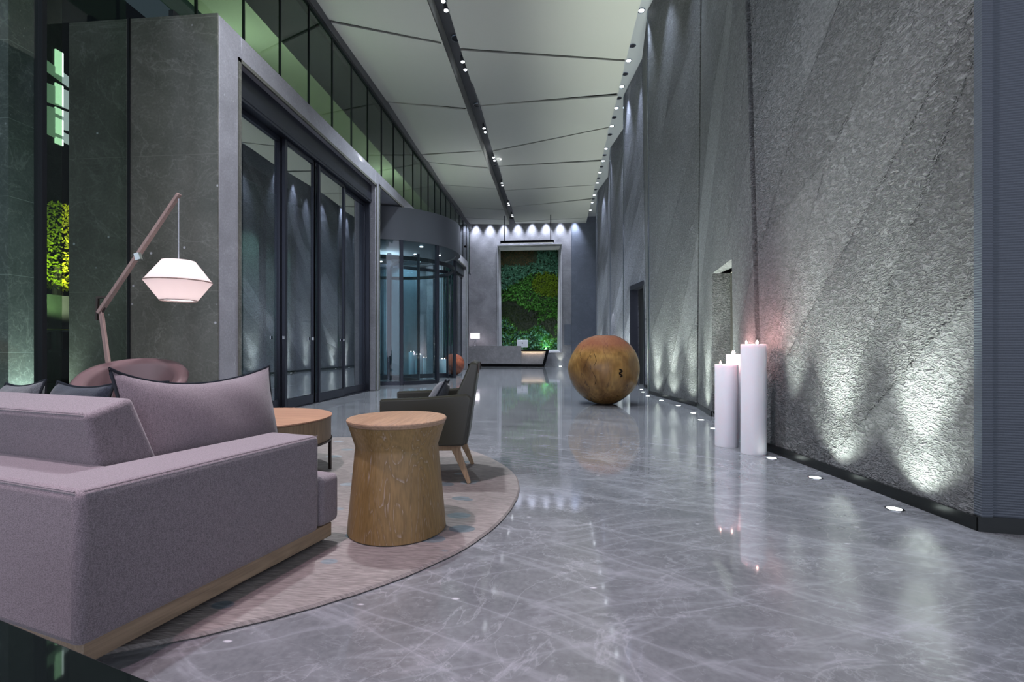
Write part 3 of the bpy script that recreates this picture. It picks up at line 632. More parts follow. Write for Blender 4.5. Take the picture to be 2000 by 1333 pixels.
def add_uplight(x, y, label):
    o = empty('floor_uplight', (x, y, 0)); tag(o, label, 'floor light', 'recessed floor lights along the rough stone wall')
    MB().lathe([(.052, .0), (.052, .004), (.04, .004), (.04, .0)], seg=20, caps=False).build('rim', 'chrome', o)
    MB().lathe([(.04, .0), (.04, .003)], seg=20).build('lens', 'glow_uplight', o)
    return o
for i, (x, y) in enumerate(ups):
    if i < len(upl): o = add_uplight(x, y, upl[i])
    else:
        o = add_uplight(x, y, ORD[i-len(upl)]+' recessed floor light past the dark tall opening towards the far wall')
    # aim up and a little into the wall
    xx = x-.02; e = 32 if i < 3 else 30
    l = lamp('uplight_lamp', 'SPOT', (xx, y, .03), e*13, (.93, 1., .88), .03, parent=o, aim=(xx+.16, y-(.35 if i == 2 else 0), 3.2), spot=34 if i == 2 else 52, blend=1)
    if i != 2: lamp('uplight_spill', 'SPOT', (xx+.02, y, .03), e*1.4, (.93, 1., .88), .03, parent=o, aim=(xx+1., y, 3.2), spot=100, blend=1)
# soffit downlights (pairs of lit and unlit eyes)
XS = 1.88
def soffit_light(y, lit, label):
    o = empty('soffit_downlight' if lit else 'soffit_eye', (XS, y, 8.4)); tag(o, label, 'downlight', 'lit downlights in the wall soffit' if lit else 'unlit downlights in the wall soffit')
    MB().lathe([(.085, 0), (.085, -.012), (.06, -.014), (.06, 0)], seg=20, caps=False).build('rim', 'steel_edge', o)
    MB().lathe([(.06, -.003), (.06, -.006)], seg=20).build('lens', 'glow_white' if lit else 'lens_eye', o)
    if lit: lamp('soffit_lamp', 'SPOT', (XS, y, 8.36), 330, (.72, .80, 1.), .03, parent=o, aim=(XS+.30, y, 3.5), spot=46, blend=.9)
lits = [4.0, 5.4, 6.8, 8.2, 9.4, 10.62, 12.44, 13.66, 14.86, 16.06, 17.86, 19.0, 20.25, 21.5, 23.2, 24.4, 25.7]
near = ['lit downlight high above the widest rough slab', 'lit downlight high above the slanting dark joint', 'lit downlight high above the low stone doorway', 'lit downlight high above the slab before the ball', 'lit downlight just before the soffit row comes into sight']
for k, y in enumerate(lits): soffit_light(y, True, near[k] if k < 5 else ORD[k-5]+' bright downlight of the soffit row, counted from the top of the picture')
for k, y in enumerate((11.84, 13.04, 14.28, 15.46, 16.68, 18.45, 19.6, 20.9, 22.4, 23.8)): soffit_light(y, False, ORD[k]+' dark unlit downlight of the soffit row, counted from the top of the picture')
# spotlights in the ceiling slot
sp = [(-2.32, 9.75), (-2.32, 10.02), (-2.32, 11.86), (-2.32, 12.2), (-2.32, 15.5), (-2.32, 15.78), (-2.32, 17.9), (-2.32, 18.2), (-2.32, 20.7), (-2.32, 21.0), (-2.32, 23.6), (-2.32, 23.9), (-2.32, 25.7), (-2.32, 26.0)]
for k, (x, y) in enumerate(sp):
    o = empty('track_spotlight', (x, y, 8.4)); tag(o, ('upper' if k % 2 == 0 else 'lower')+' spotlight of the '+ORD[k//2]+' pair in the ceiling slot, counted from the top', 'spotlight', 'spotlights in the ceiling slot')
    MB().lathe([(.05, -.16), (.06, -.02), (.02, 0)], seg=16).build('housing', 'drum_metal', o, smooth=True)
    MB().lathe([(.045, -.17), (.045, -.161)], seg=16).build('lens', 'glow_white', o)
    lamp('spot_lamp', 'SPOT', (x, y, 8.18), 180, COOL, .03, parent=o, aim=(x+(.9 if k % 2 else -.6), y+.3, 0), spot=50, blend=.6)
for y, lb in ((11.15, 'round ceiling speaker in the slot above the first pair of lamps'), (14.27, 'large round ceiling speaker ring in the middle of the slot'), (19.0, 'small round ceiling speaker far along the slot')):
    o = empty('ceiling_speaker', (-2.33, y, 8.39)); tag(o, lb, 'speaker')
    MB().lathe([(.14, 0), (.14, -.02), (.11, -.025), (.11, 0)], seg=28, caps=False).build('ring', 'steel_edge', o); MB().lathe([(.11, -.004), (.11, -.012)], seg=28).build('grille', 'frame_dark', o)
# washers hidden in the gap before the far wall
for k in range(8):
    x = -4.5+.8*k
    o = empty('wall_washer', (x, 26.86, 8.45)); tag(o, ORD[k]+' wall washer over the far marble wall, counted from the revolving door side', 'downlight', 'wall washers above the far marble wall')
    MB().lathe([(.04, -.05), (.05, 0)], seg=12).build('housing', 'drum_metal', o)
    lamp('washer_lamp', 'SPOT', (x, 26.74, 8.40), 420, (.78, .84, 1.), .05, parent=o, aim=(x, 27.03, 4.6), spot=62, blend=1)
o = empty('floor_uplight', (.30, 26.8, 0)); tag(o, 'lone floor light under the corner of the planted opening', 'floor light')
MB().lathe([(.07, 0), (.07, .012)], seg=16).build('lens', 'glow_uplight', o); lamp('uplight_lamp', 'SPOT', (.30, 26.8, .04), 25, WARMW, .03, parent=o, aim=(.3, 27.05, 1.6), spot=60, blend=.8)

# ================================================================== FAR END
# planted wall behind the opening
lw = empty('green_wall', (-1.45, 27.6, 0)); tag(lw, 'living wall of ferns, moss and lime plants framed in the far wall', 'green wall')
B((-2.2, .32, .6), (2.2, .42, 7.2)).build('backing', 'leaf_dark', lw)
def leaves(name, mat, inside, count, size, droop=.5, depth=(.0, .28), wide=.45):
    mb = MB(); k = 0; tries = 0
    while k < count and tries < count*40:
        tries += 1
        x = random.uniform(-1.95, 1.95); z = random.uniform(.75, 6.85)
        if not inside((x+1.95)/3.9, (z-.75)/6.1): continue
        k += 1; y = random.uniform(.3-depth[1], .3-depth[0]); s = size*random.uniform(.6, 1.35)
        a = random.uniform(0, 2*math.pi); d = Vector((math.cos(a)*.8, -.5-.4*random.random(), math.sin(a)*.7-droop)).normalized()
        sd = d.cross(Vector((0, -1, .3))).normalized()*s*wide; nrm = sd.cross(d).normalized()
        c = Vector((x, y, z)); m_ = c+d*s*.5+nrm*s*.12; t_ = c+d*s
        mb.add([c, m_+sd*.5, t_, m_-sd*.5], [(0, 1, 2, 3)])
    me = mb.build(name, mat, lw); me['kind'] = 'stuff'; return me
def teal(u, v): return abs(v-(.70+.20*u)) < .075+.03*math.sin(u*7+1) or (u > .62 and v > .80+.05*math.sin(u*20))
def lime(u, v): return ((u-.78)/.25)**2+((v-.66)/.13)**2 < 1 and not teal(u, v)
def brown(u, v): return v > .84 and u < .55 and not teal(u, v)
def mid(u, v): return (.46+.05*math.sin(u*9)-(.16 if u > .62 else 0)) < v < .80 and not teal(u, v) and not lime(u, v)
def drk(u, v): return .18 < v < .46 and not mid(u, v)
def bot(u, v): return v < .30-.16*u+.05*math.sin(u*12)
def botr(u, v): return v < .10 or (u > .88 and v < .5)
leaves('fern_patch', 'leaf_teal', teal, 1500, .22); leaves('lime_patch', 'leaf_lime', lime, 1800, .11, .2); leaves('sedge_patch', 'leaf_brown', brown, 1100, .10, .9, wide=.2)
leaves('foliage_patch', 'leaf_green', mid, 1700, .17); leaves('moss_patch', 'leaf_dark', drk, 1300, .09, .9, wide=.25); leaves('low_fern_patch', 'leaf_teal', bot, 800, .22)
leaves('low_foliage_patch', 'leaf_green', lambda u, v: bot(u, v-.03) or botr(u, v), 1700, .15); leaves('dark_base_patch', 'leaf_dark', lambda u, v: .3 < v < .5, 700, .1)
for x, z, e, aimz in ((-1.2, 7.12, 2800, 3.2), (0, 7.12, 2300, 4.6), (1.1, 7.12, 2800, 2.6)): lamp('plant_lamp', 'SPOT', (-1.45+x, 27.15, z), e, (.9, 1., 1.), .05, aim=(-1.45+x*.8, 27.95, aimz), spot=100, blend=.8)
lamp('plant_lamp', 'SPOT', (-.55, 27.42, .8), 260, (.9, 1., .75), .03, aim=(-.5, 27.8, 2.2), spot=90, blend=.8)
struct(B((-3.3, 27.3, .6), (.5, 28.1, .74)).box((-3.5, 28.05, .6), (.7, 28.2, 7.4)).box((-3.3, 27.3, 7.2), (.5, 28.1, 7.3)).box((-3.45, 27.3, .6), (-3.3, 28.1, 7.3)).box((.45, 27.3, .6), (.6, 28.1, 7.3)).build('wall_planter', 'dark_room'))

# reception desk
dk = empty('reception_desk', (-2.9, 25.9, 0)); tag(dk, 'long low reception desk in veined grey marble with a black framed end', 'desk')
B((-2.1, 0, .155), (1.06, .12, 1.14)).box((-2.1, .12, .155), (-1.98, .7, 1.14)).box((-1.98, .6, .155), (-1.3, .7, 1.14)).box((-1.98, .12, 1.11), (-1.3, .6, 1.14)).build('marble_front', 'desk_marble', dk)
B((-1.3, .12, .90), (1.06, .7, .93)).build('worktop', 'black', dk)
B((-1.95, .06, 0), (1.06, .7, .155)).build('plinth', 'black', dk)
e_ = MB()
e_.hexa([(1.06, .02, .0), (2.30, .02, 0), (2.30, .7, 0), (1.06, .7, 0), (1.06, .02, .14), (2.37, .02, .14), (2.37, .7, .14), (1.06, .7, .14)])
e_.hexa([(1.06, .02, .84), (2.56, .02, .84), (2.56, .7, .84), (1.06, .7, .84), (1.06, .02, .93), (2.59, .02, .93), (2.59, .7, .93), (1.06, .7, .93)])
e_.hexa([(2.22, .02, .14), (2.37, .02, .14), (2.37, .7, .14), (2.22, .7, .14), (2.41, .02, .84), (2.56, .02, .84), (2.56, .7, .84), (2.41, .7, .84)])
e_.build('black_frame', 'black', dk)
MB().hexa([(1.07, .08, .14), (2.22, .08, .14), (2.22, .5, .14), (1.07, .5, .14), (1.07, .08, .84), (2.41, .08, .84), (2.41, .5, .84), (1.07, .5, .84)]).build('end_panel', 'desk_marble', dk)
B((1.07, .05, .815), (2.38, .075, .835)).build('light_strip', 'desk_glow', dk)
lamp('desk_strip_lamp', 'AREA', (-1.2, 25.93, .80), 3, (1., .75, .48), 1.2, parent=dk, aim=(-1.2, 25.96, .2), shape='RECTANGLE', sy=.02)
# computer on the desk
im = empty('computer_display', (-1.80, 26.28, .932)); tag(im, 'silver all-in-one computer seen from behind on the reception desk', 'computer')
MB().box((-.31, -.02, .12), (.31, .02, .54)).build('display_housing', 'ipad_white', im, bevel=.015)
MB().hexa([(-.09, -.10, .0), (.09, -.10, 0), (.09, .10, 0), (-.09, .10, 0), (-.09, -.10, .012), (.09, -.10, .012), (.09, .10, .012), (-.09, .10, .012)]).bar((0, -.06, .01), (0, -.02, .3), .14, .012).build('stand', 'ipad_white', im)
lg = MB()   # dark fruit-shaped mark on the back: round body with a notch and a leaf
pts = []
for k in range(28):
    t = 2*math.pi*k/28; r = .034*(1-.12*math.cos(2*t)); x = r*math.cos(t)*1.0; z = r*math.sin(t)*1.05
    if math.hypot(x-.040, z-.006) < .018: x = .024
    if abs(x) < .010 and z > .02: z -= .006
    pts.append((x, z))
lg.profile_y([(x, z+.36) for x, z in pts], -.024, -.0195)
lg.profile_y([(-.002, .400), (.004, .412), (.014, .420), (.011, .407)], -.024, -.0195)
lg.build('logo', 'frame_dark', im)
# table lamp on the desk
tl = empty('table_lamp', (-4.42, 26.15, 1.14)); tag(tl, 'small lamp with white box shade and slender legs on the marble desk', 'lamp')
MB().hexa([(-.24, -.12, .42), (.24, -.12, .42), (.24, .12, .42), (-.24, .12, .42), (-.24, -.12, .70), (.24, -.12, .70), (.24, .12, .70), (-.24, .12, .70)]).build('lamp_shade', 'desk_shade', tl, bevel=.01)
for x in (-.08, 0, .08): MB().tube([(x*1.3, 0, .012), (x*.4, 0, .22), (x, 0, .43)], .008).build('lamp_leg', 'chrome', tl)
MB().lathe([(.12, 0), (.12, .012)], seg=20).build('base', 'chrome', tl)
lamp('table_lamp_bulb', 'POINT', (-4.42, 25.95, 1.5), 10, (1., .82, .9), .08, parent=tl)
# pendant bar over the desk
pd = empty('linear_pendant', (-1.45, 25, 6.55)); tag(pd, 'thin black linear pendant light hanging on two rods above the desk', 'pendant light')
B((-1.42, -.08, 0), (1.40, .08, .12)).build('housing', 'black', pd)
B((-1.38, -.06, -.012), (1.36, .06, -.001)).build('diffuser', 'glow_dim', pd)
for x in (-1.2, 1.22): MB().tube([(x, 0, .12), (x, 0, 1.45)], .022, 8).build('rod', 'frame_metal', pd)
lamp('pendant_lamp', 'AREA', (-1.45, 25, 6.5), 40, COOL, 2.6, parent=pd, aim=(-1.45, 25, 0), shape='RECTANGLE', sy=.1)

# ================================================================== WOODEN BALLS
def ball(name, loc, r, label, seed, mat='ball_wood'):
    rnd = random.Random(seed); o = empty(name, loc); tag(o, label, 'sculpture')
    bm = bmesh.new(); bmesh.ops.create_uvsphere(bm, u_segments=64, v_segments=40, radius=r)
    facets = [Vector((.80, -.58, .12)).normalized(), Vector((.1, -.2, 1)).normalized()]
    for v in bm.verts:
        n_ = v.co.normalized(); k = 1+.012*math.sin(5*n_.x+2*n_.z*3)*math.cos(4*n_.y)
        c_ = n_*r*k
        h0 = c_.dot(facets[0]); lim = r*.945
        if h0 > lim: c_ -= facets[0]*(h0-lim)*.92
        if c_.z > r*.965: c_.z = r*.965-.03*r*max(0, 1-(math.hypot(c_.x, c_.y)/(r*.26))**2)
        if c_.z < -r*.985: c_.z = -r*.985
        v.co = c_
    for v in bm.verts: v.co.z += r*.985
    me = bpy.data.meshes.new(name); bm.to_mesh(me); bm.free(); me.materials.append(MATS[mat])
    for p in me.polygons: p.use_smooth = True
    q = bpy.data.objects.new('carved_body', me); col.objects.link(q); q.parent = o
    # dark knot and dark crack set into the surface
    for (ax, az, w_, h_, nm) in ((-.35, .05, .006, .42, 'crack'), (.36, -.06, .018, .10, 'knot')):
        P = []; kn = MB()
        for j in range(9):
            zz = az+h_*(j/8-.5)*2; th = R(-90)+ax+.05*math.sin(j*1.3); rr = math.sqrt(max(.02, 1-zz*zz))
            P.append((r*1.004*rr*math.cos(th), r*1.004*rr*math.sin(th), r*.985+r*zz))
        kn.tube(P, r*w_, 6); kn.build(nm, 'black', o)
    return o
ball('wooden_ball', (.875, 8.71, 0), .635, 'big round carved wooden ball sculpture standing on the open marble floor', 3).rotation_euler.z = R(0)
ball('wooden_ball', (-3.78, 17.55, 0), .41, 'smaller reddish wooden ball sculpture beyond the revolving door', 5, 'ball_wood_red').rotation_euler.z = R(150)

# ================================================================== CANDLES
def candle(loc, r, h, label, group, real=True, seed=1):
    rnd = random.Random(seed); o = empty('pillar_candle', loc); tag(o, label, 'candle', group)
    MB().lathe([(r*.985, 0), (r, .01), (r, h-.008), (r*.97, h), (r*.8, h-.012), (.001, h-.016)], seg=40).build('wax_body', 'wax', o, smooth=True, angle=50)
    for k in range(3):
        a = R(15+120*k+seed*25); x, y = r*.55*math.cos(a), r*.55*math.sin(a)
        MB().tube([(x, y, h-.02), (x+.002, y, h+.006)], .0025, 6).build('wick', 'wick', o)
        MB().lathe([(.002, h+.002), (.009, h+.010), (.010, h+.016), (.006, h+.027), (.001, h+.038)], (x, y, 0), 12).build('flame', 'flame', o, smooth=True)
    if real: lamp('candle_glow', 'POINT', (loc[0], loc[1], loc[2]+h+.05), 5.5, (1., .50, .46), .025, parent=o)
    return o
candle((1.885, 4.73, 0), .112, 1.04, 'tallest white pillar candle, standing by the dark joint in the stone wall', 'candles by the stone wall', seed=1)
candle((1.755, 5.07, 0), .112, .835, 'shortest white pillar candle, beside the tallest on its open floor side', 'candles by the stone wall', seed=2)
candle((1.955, 5.36, 0), .10, .935, 'middle height white pillar candle half hidden behind the other two', 'candles by the stone wall', seed=3)
for k, (x, h, lb) in enumerate(((-5.5, .86, 'tallest of three pale candles seen through the revolving door glass'), (-5.24, .76, 'middle candle of three seen through the revolving door glass'), (-4.95, .64, 'shortest of three pale candles seen through the revolving door glass'))):
    candle((x, 17.95, 0), .125, h, lb, 'candles beyond the revolving door', real=(k == 1), seed=5+k)
candle((-4.0, 16.75, 0), .12, .62, 'cream pillar candle standing next to the smaller wooden ball', 'candles beyond the revolving door', real=False, seed=9)

# ================================================================== SEATING
rug = MB(); prof = [(1.9, .0), (1.905, .006), (1.895, .016), (1.86, .02), (0.001, .02)]
rug.lathe(prof, seg=160)
rr = random.Random(4); k1 = [1+.0016*rr.uniform(-1, 1)+.0035*math.sin(i*.31) for i in range(160)]
rug.v = [(x*k1[i % 160], y*k1[i % 160], z) for i, (x, y, z) in enumerate(rug.v)]
ro = rug.build('round_rug', 'rug_wool', smooth=True); ro.location = (-2.15, 3.2, 0); tag(ro, 'large round pinkish beige rug with scattered blue grey spots', 'rug')
RZ = .02
# sofa (local x runs along the arm, local y along the back)
so = empty('sofa', (-1.388, 1.268, 0), R(75.2)); tag(so, 'mauve grey fabric sofa with a low wide arm on an oak plinth', 'sofa')
MB().prism([(0, 0), (.985, 0), (.985, .30), (.25, .30), (.25, 2.4), (0, 2.4)], .115, .58).build('arm_and_back', 'sofa_fabric', so, bevel=.028, segs=4)
MB().prism([(.255, .31), (.99, .31), (.99, .004), (1.13, .004), (1.13, 2.4), (.255, 2.4)], .12, .365).build('seat_cushion', 'sofa_fabric', so, bevel=.03, segs=4)
MB().hexa([(.262, .31, .385), (.50, .31, .385), (.50, 2.4, .385), (.262, 2.4, .385), (.185, .31, .765), (.345, .32, .815), (.345, 2.4, .815), (.185, 2.4, .765)]).build('back_cushion', 'sofa_fabric', so, bevel=.022, segs=4)
sm = MB()
sm.tube([(.004, .02, .577), (.004, 2.38, .577)], .0025, 5); sm.tube([(.02, .004, .577), (.97, .004, .577)], .0025, 5); sm.tube([(.19, .33, .768), (.19, 2.38, .768)], .0022, 5)
sm.build('seam_welt', 'pillow_fabric', so)
B((.03, .03, .045), (1.10, 2.35, .115)).build('plinth', 'oak_plinth', so, bevel=.003, segs=1)
for x, y in ((.2, .25), (.95, .25), (.2, 2.2), (.95, 2.2)): B((x-.03, y-.03, RZ if x > .4 else RZ), (x+.03, y+.03, .045)).build('foot', 'black', so)

def pillow(name, w_, h_, th, loc, rot, mat, label, group=None, pipe='piping', pinch=.12, dip=0):
    n_ = 18; vs_ = []; brd = []
    def shape(u, v):
        ex = u*(w_/2)*(1-pinch*.45*(1-v*v)*abs(u)); ez = v*(h_/2)*(1-pinch*(1-u*u)*abs(v))
        if v > 0: ez -= dip*v*v*(1-u*u)**.8*(1-.35*u)
        return ex, ez
    for sgn in (1, -1):
        for j in range(n_+1):
            for i in range(n_+1):
                u = -1+2*i/n_; v = -1+2*j/n_; x, z = shape(u, v)
                t = (max(0, 1-abs(u)**2.3)**.55)*(max(0, 1-abs(v)**2.3)**.55)
                wr = .006*math.sin(u*7+v*3)*t
                vs_.append((x, sgn*(th/2*t)+wr, z))
    M_ = (n_+1)**2; fs = []
    for s in (0, 1):
        for j in range(n_):
            for i in range(n_):
                q = s*M_+j*(n_+1)+i; f = (q, q+1, q+n_+2, q+n_+1); fs.append(f if s else f[::-1])
    mb = MB(); mb.add(vs_, fs)
    o = empty(name, loc); o.rotation_euler = rot; tag(o, label, 'cushion', group)
    bd = mb.build('cover', mat, o, smooth=True, angle=80)
    E_ = [(-1+2*i/24, -1) for i in range(24)]+[(1, -1+2*i/24) for i in range(24)]+[(1-2*i/24, 1) for i in range(24)]+[(-1, 1-2*i/24) for i in range(24)]
    MB().tube([(shape(u, v)[0], 0, shape(u, v)[1]) for u, v in E_], .0065, 8, closed=True).build('piping', pipe, o, smooth=True, angle=80)
    return o
def sl_(a, c, z):   # sofa-local to world
    s = Vector((math.cos(R(75.2)), math.sin(R(75.2)))); t = Vector((-s.y, s.x)); p = Vector((-1.388, 1.268))+s*a+t*c; return (p.x, p.y, z)
pillow('scatter_cushion', .78, .50, .22, sl_(.755, .445, .668), (R(-13), R(1.2), R(75.2)), 'pillow_fabric', 'large mauve grey cushion with dark piping leaning on the sofa arm', 'cushions on the sofa', dip=.045, pinch=.14)
pillow('scatter_cushion', .44, .44, .17, sl_(.56, 1.12, .62), (R(16), 0, R(165.2)), 'velvet_blue', 'dark blue velvet cushion peeping over the sofa back', 'cushions on the sofa')
pillow('scatter_cushion', .46, .44, .16, sl_(.60, 1.72, .61), (R(18), R(4), R(160)), 'grey_fabric', 'dark patterned cushion at the frame edge of the sofa back', 'cushions on the sofa')
pillow('scatter_cushion', .42, .40, .14, sl_(.78, 1.55, .57), (R(24), R(-5), R(150)), 'velvet_blue', 'dark velvet cushion lying against the patterned one', 'cushions on the sofa')

# turned oak side table
st_ = empty('side_table', (-.859, 2.54, RZ)); tag(st_, 'waisted limed oak drum table at the sofa arm', 'table')
MB().lathe([(.252, 0), (.262, .006), (.258, .06), (.222, .44), (.220, .452), (.221, .46), (.258, .575)], seg=72).build('body', 'oak_table', st_, smooth=True, angle=25)
MB().lathe([(.258, .576), (.266, .592), (.266, .600), (.262, .604)], seg=72).build('tabletop', 'oak_top', st_, smooth=True, angle=25)

# coffee table
ct = empty('coffee_table', (-2.384, 3.545, RZ)); tag(ct, 'large round coffee table with orange wood top and thin bronze legs', 'table')
MB().lathe([(.585, .425), (.6, .428), (.6, .438), (.59, .44)], seg=72).build('tabletop', 'orange_top', ct, smooth=True, angle=25)
MB().lathe([(.592, .25), (.592, .424)], seg=72).build('apron', 'apron_wood', ct, smooth=True, angle=25)
MB().lathe([(.58, .235), (.6, .235), (.6, .249), (.58, .249), (.58, .235)], seg=72, caps=False).build('metal_ring', 'bronze', ct, smooth=True, angle=25)
for k in range(4):
    a = R(18+90*k); MB().bar((.588*math.cos(a), .588*math.sin(a), 0), (.588*math.cos(a), .588*math.sin(a), .24), .02).build('leg', 'bronze', ct)

# dark leather armchair (local +x is the way it faces)
ac = empty('armchair', (-1.0, 3.66, RZ), R(187.5)); tag(ac, 'dark olive leather armchair on tapered wood legs beside the oak drum table', 'armchair')
B((-.29, -.30, .275), (.27, .30, .40)).build('seat_base', 'leather_dark', ac, bevel=.015, segs=3)
B((-.20, -.265, .40), (.285, .265, .475)).build('seat_cushion', 'leather_dark', ac, bevel=.025, segs=4)
for s in (-1, 1):
    y0, y1 = sorted((s*.27, s*.345))
    MB().profile_y([(-.31, .28), (-.10, .28), (-.085, .40), (.285, .41), (.29, .615), (.0, .625), (-.33, .65), (-.36, .62)], y0, y1).build('armrest', 'leather_dark', ac, bevel=.014, segs=3)
MB().profile_y([(-.33, .28), (-.405, .81), (-.41, .87), (-.355, .885), (-.255, .66), (-.2, .45), (-.2, .28)], -.30, .30).build('backrest', 'leather_dark', ac, bevel=.018, segs=3)
MB().tube([(-.41, -.296, .80), (-.412, -.28, .868), (-.412, .28, .868), (-.41, .296, .80)], .005, 6).build('piping', 'bronze', ac)
B((-.28, -.28, .235), (.25, .28, .275)).build('seat_rail', 'leg_wood', ac, bevel=.006)
for x, y, fx, fy in ((-.235, .255, -.345, .29), (-.235, -.255, -.345, -.29), (.205, .255, .25, .27), (.205, -.255, .25, -.27)):
    MB().bar((x, y, .27), (fx, fy, 0), .062, .05, up=(0, 1, 0), w2=.028, d2=.028).build('leg', 'leg_wood', ac, bevel=.004)
cw = ac.location
pillow('scatter_cushion', .30, .30, .12, (-1.02+.10, 3.69, .62), (R(30), R(4), R(97.5)), 'grey_fabric', 'small grey cushion with dark edge on the olive leather armchair')

# mauve leather tub chair behind the sofa
tb = empty('tub_chair', (-3.62, 3.78, .022), R(-62)); tag(tb, 'mauve leather tub chair with curved rolled rim behind the sofa cushions', 'armchair')
tbm = MB(); n_ = 40; sec = []
def tubsec(t):   # t from -1..1 round the back
    a = math.pi+t*R(122); top = .875-.27*abs(t)**2; r = .335
    pts_ = []
    for dr, z in ((-.02, .24), (.03, top-.10), (.065, top-.05), (.07, top-.015), (.045, top+.012), (.0, top+.012), (-.035, top-.01), (-.045, top-.05), (-.06, .42), (-.07, .24)):
        pts_.append(((r+dr)*math.cos(a)*1.04, (r+dr)*math.sin(a)*1.0, z))
    return pts_
vs_ = []; 
for i in range(n_+1): vs_ += tubsec(-1+2*i/n_)
fs = []
for i in range(n_):
    for k in range(10):
        fs.append((i*10+k, i*10+(k+1) % 10, (i+1)*10+(k+1) % 10, (i+1)*10+k))
fs += [tuple(range(10)), tuple(n_*10+k for k in range(9, -1, -1))]
tbm.add(vs_, fs).build('shell', 'leather_mauve', tb, smooth=True, angle=60)
MB().lathe([(.27, .22), (.28, .26), (.28, .40), (.26, .44), (.001, .45)], seg=36).build('seat_cushion', 'leather_mauve', tb, smooth=True, angle=50)
for a in (45, 135, 225, 315): MB().bar((.22*math.cos(R(a)), .22*math.sin(R(a)), .24), (.26*math.cos(R(a)), .26*math.sin(R(a)), 0), .045, w2=.025, d2=.025).build('leg', 'leg_wood', tb)
pillow('scatter_cushion', .30, .28, .11, (-3.45, 3.76, .60), (R(12), R(6), R(20)), 'pale_fabric', 'pale blue white cushion inside the mauve leather tub chair')

# crane floor lamp
fl = empty('floor_lamp', (-4.0, 4.1, 0)); tag(fl, 'tall jointed wooden crane floor lamp with hanging pleated double cone shade', 'floor lamp')
def fp(x, y, d=4.45):  # picture direction at distance d -> local point
    ca, sa = math.cos(math.atan(84/930)), math.sin(math.atan(84/930)); u = (x-1000)/930
    return Vector(((u*ca-sa)*d+4.0, (u*sa+ca)*d-4.1, 1+(681-y)/930*d))
foot = fp(236, 890); foot.z = .03; elbow = fp(197, 607); tip = fp(350, 379, 4.35); hook = fp(349, 388, 4.34); shc = fp(349, 550, 4.34)
shc.x, shc.y = hook.x, hook.y
MB().bar(foot, elbow, .040, .028, up=(0, 1, 0), w2=.034, d2=.024).build('pole', 'lamp_wood', fl, bevel=.003)
arm0 = elbow+(elbow-tip).normalized()*.03
MB().bar(arm0, tip, .032, .045, up=(0, 1, 0), w2=.026, d2=.04).build('arm', 'lamp_wood', fl, bevel=.003)
MB().bar(fp(190, 582), fp(213, 580), .03, .02, up=(0, 0, 1)).bar(fp(191, 582), fp(189, 626), .02).bar(fp(213, 580), fp(197, 615), .02).build('joint_bracket', 'bronze', fl)
MB().bar(fp(268, 495, 4.38), fp(272, 508, 4.38), .035, .045).build('arm_collar', 'chrome', fl)
MB().tube([hook, (hook.x, hook.y, shc.z+.19)], .004, 6).build('cord', 'pale_fabric', fl)
MB().lathe([(.22, -.0), (.22, .022), (.03, .03)], (foot.x, foot.y, 0), 32).build('base', 'bronze', fl)
sh = MB().lathe([(.130, .185), (.262, .0), (.262, -.006), (.145, -.175)], (shc.x, shc.y, shc.z), 64, caps=False).build('lamp_shade', 'lamp_shade_cloth', fl, smooth=True, angle=25)
for v in sh.data.vertices: pass
MB().lathe([(.263, .003), (.266, -.003), (.263, -.009)], (shc.x, shc.y, shc.z), 64, caps=False).build('shade_band', 'lamp_wood', fl)
MB().lathe([(.146, -.172), (.148, -.177), (.144, -.18)], (shc.x, shc.y, shc.z), 48, caps=False).build('shade_hoop', 'lamp_wood', fl)
MB().lathe([(.001, .185), (.130, .186)], (shc.x, shc.y, shc.z), 48, caps=False).build('shade_top', 'lamp_shade_cloth', fl)
MB().lathe([(.001, -.165), (.141, -.166)], (shc.x, shc.y, shc.z), 48, caps=False).build('diffuser', 'glow_warm', fl)
lamp('lamp_bulb', 'POINT', (fl.location.x+shc.x, fl.location.y+shc.y, shc.z), 1.4, (1., .87, .88), .07, parent=fl)

# glossy black glass table in the corner by the camera
bt = empty('glass_table', (-.95, .35, 0)); tag(bt, 'polished black glass table top cutting across the front corner', 'table')
MB().prism([(-.75, .65), (.45, .28), (.33, -.10), (-.87, .27)], .485, .50).build('glass_top', 'black_glass', bt, bevel=.002, segs=2)
for x, y in ((.38, .25), (.30, -.04), (-.68, .58), (-.77, .30)): MB().bar((x, y, 0), (x, y, .485), .02).build('leg', 'bronze', bt)

# ================================================================== OUTSIDE
for y0, z0, z1 in ((8.3, 4.95, 5.75), (8.3, 4.0, 4.7), (8.3, 3.0, 3.65)): pass
ow = empty('office_building', (-16, 13.5, 0)); tag(ow, 'lit glazed building front beyond the tall window', 'building')
B((-.5, -6, 0), (0, 8, 14)).build('wall', 'frame_dark', ow)
for z0, z1 in ((9.85, 10.62), (8.88, 9.54), (8.56, 8.76), (7.92, 8.43), (7.6, 7.8)):
    B((.0, .40, z0), (.05, .64, z1)).build('window', 'outer_window', ow)
for z0, z1, q in ((9.55, 10.15, .25), (8.95, 9.35, -.2), (8.25, 8.62, -.25), (7.7, 8.12, .1)):
    MB().hexa([(0, -.1, z0+q), (.03, -.1, z0+q), (.03, 1.2, z0), (0, 1.2, z0), (0, -.1, z1), (.03, -.1, z1), (.03, 1.2, z1-q), (0, 1.2, z1-q)]).build('window', 'outer_slat_glow', ow)  # pale slats, their lit look put in as a dim glow
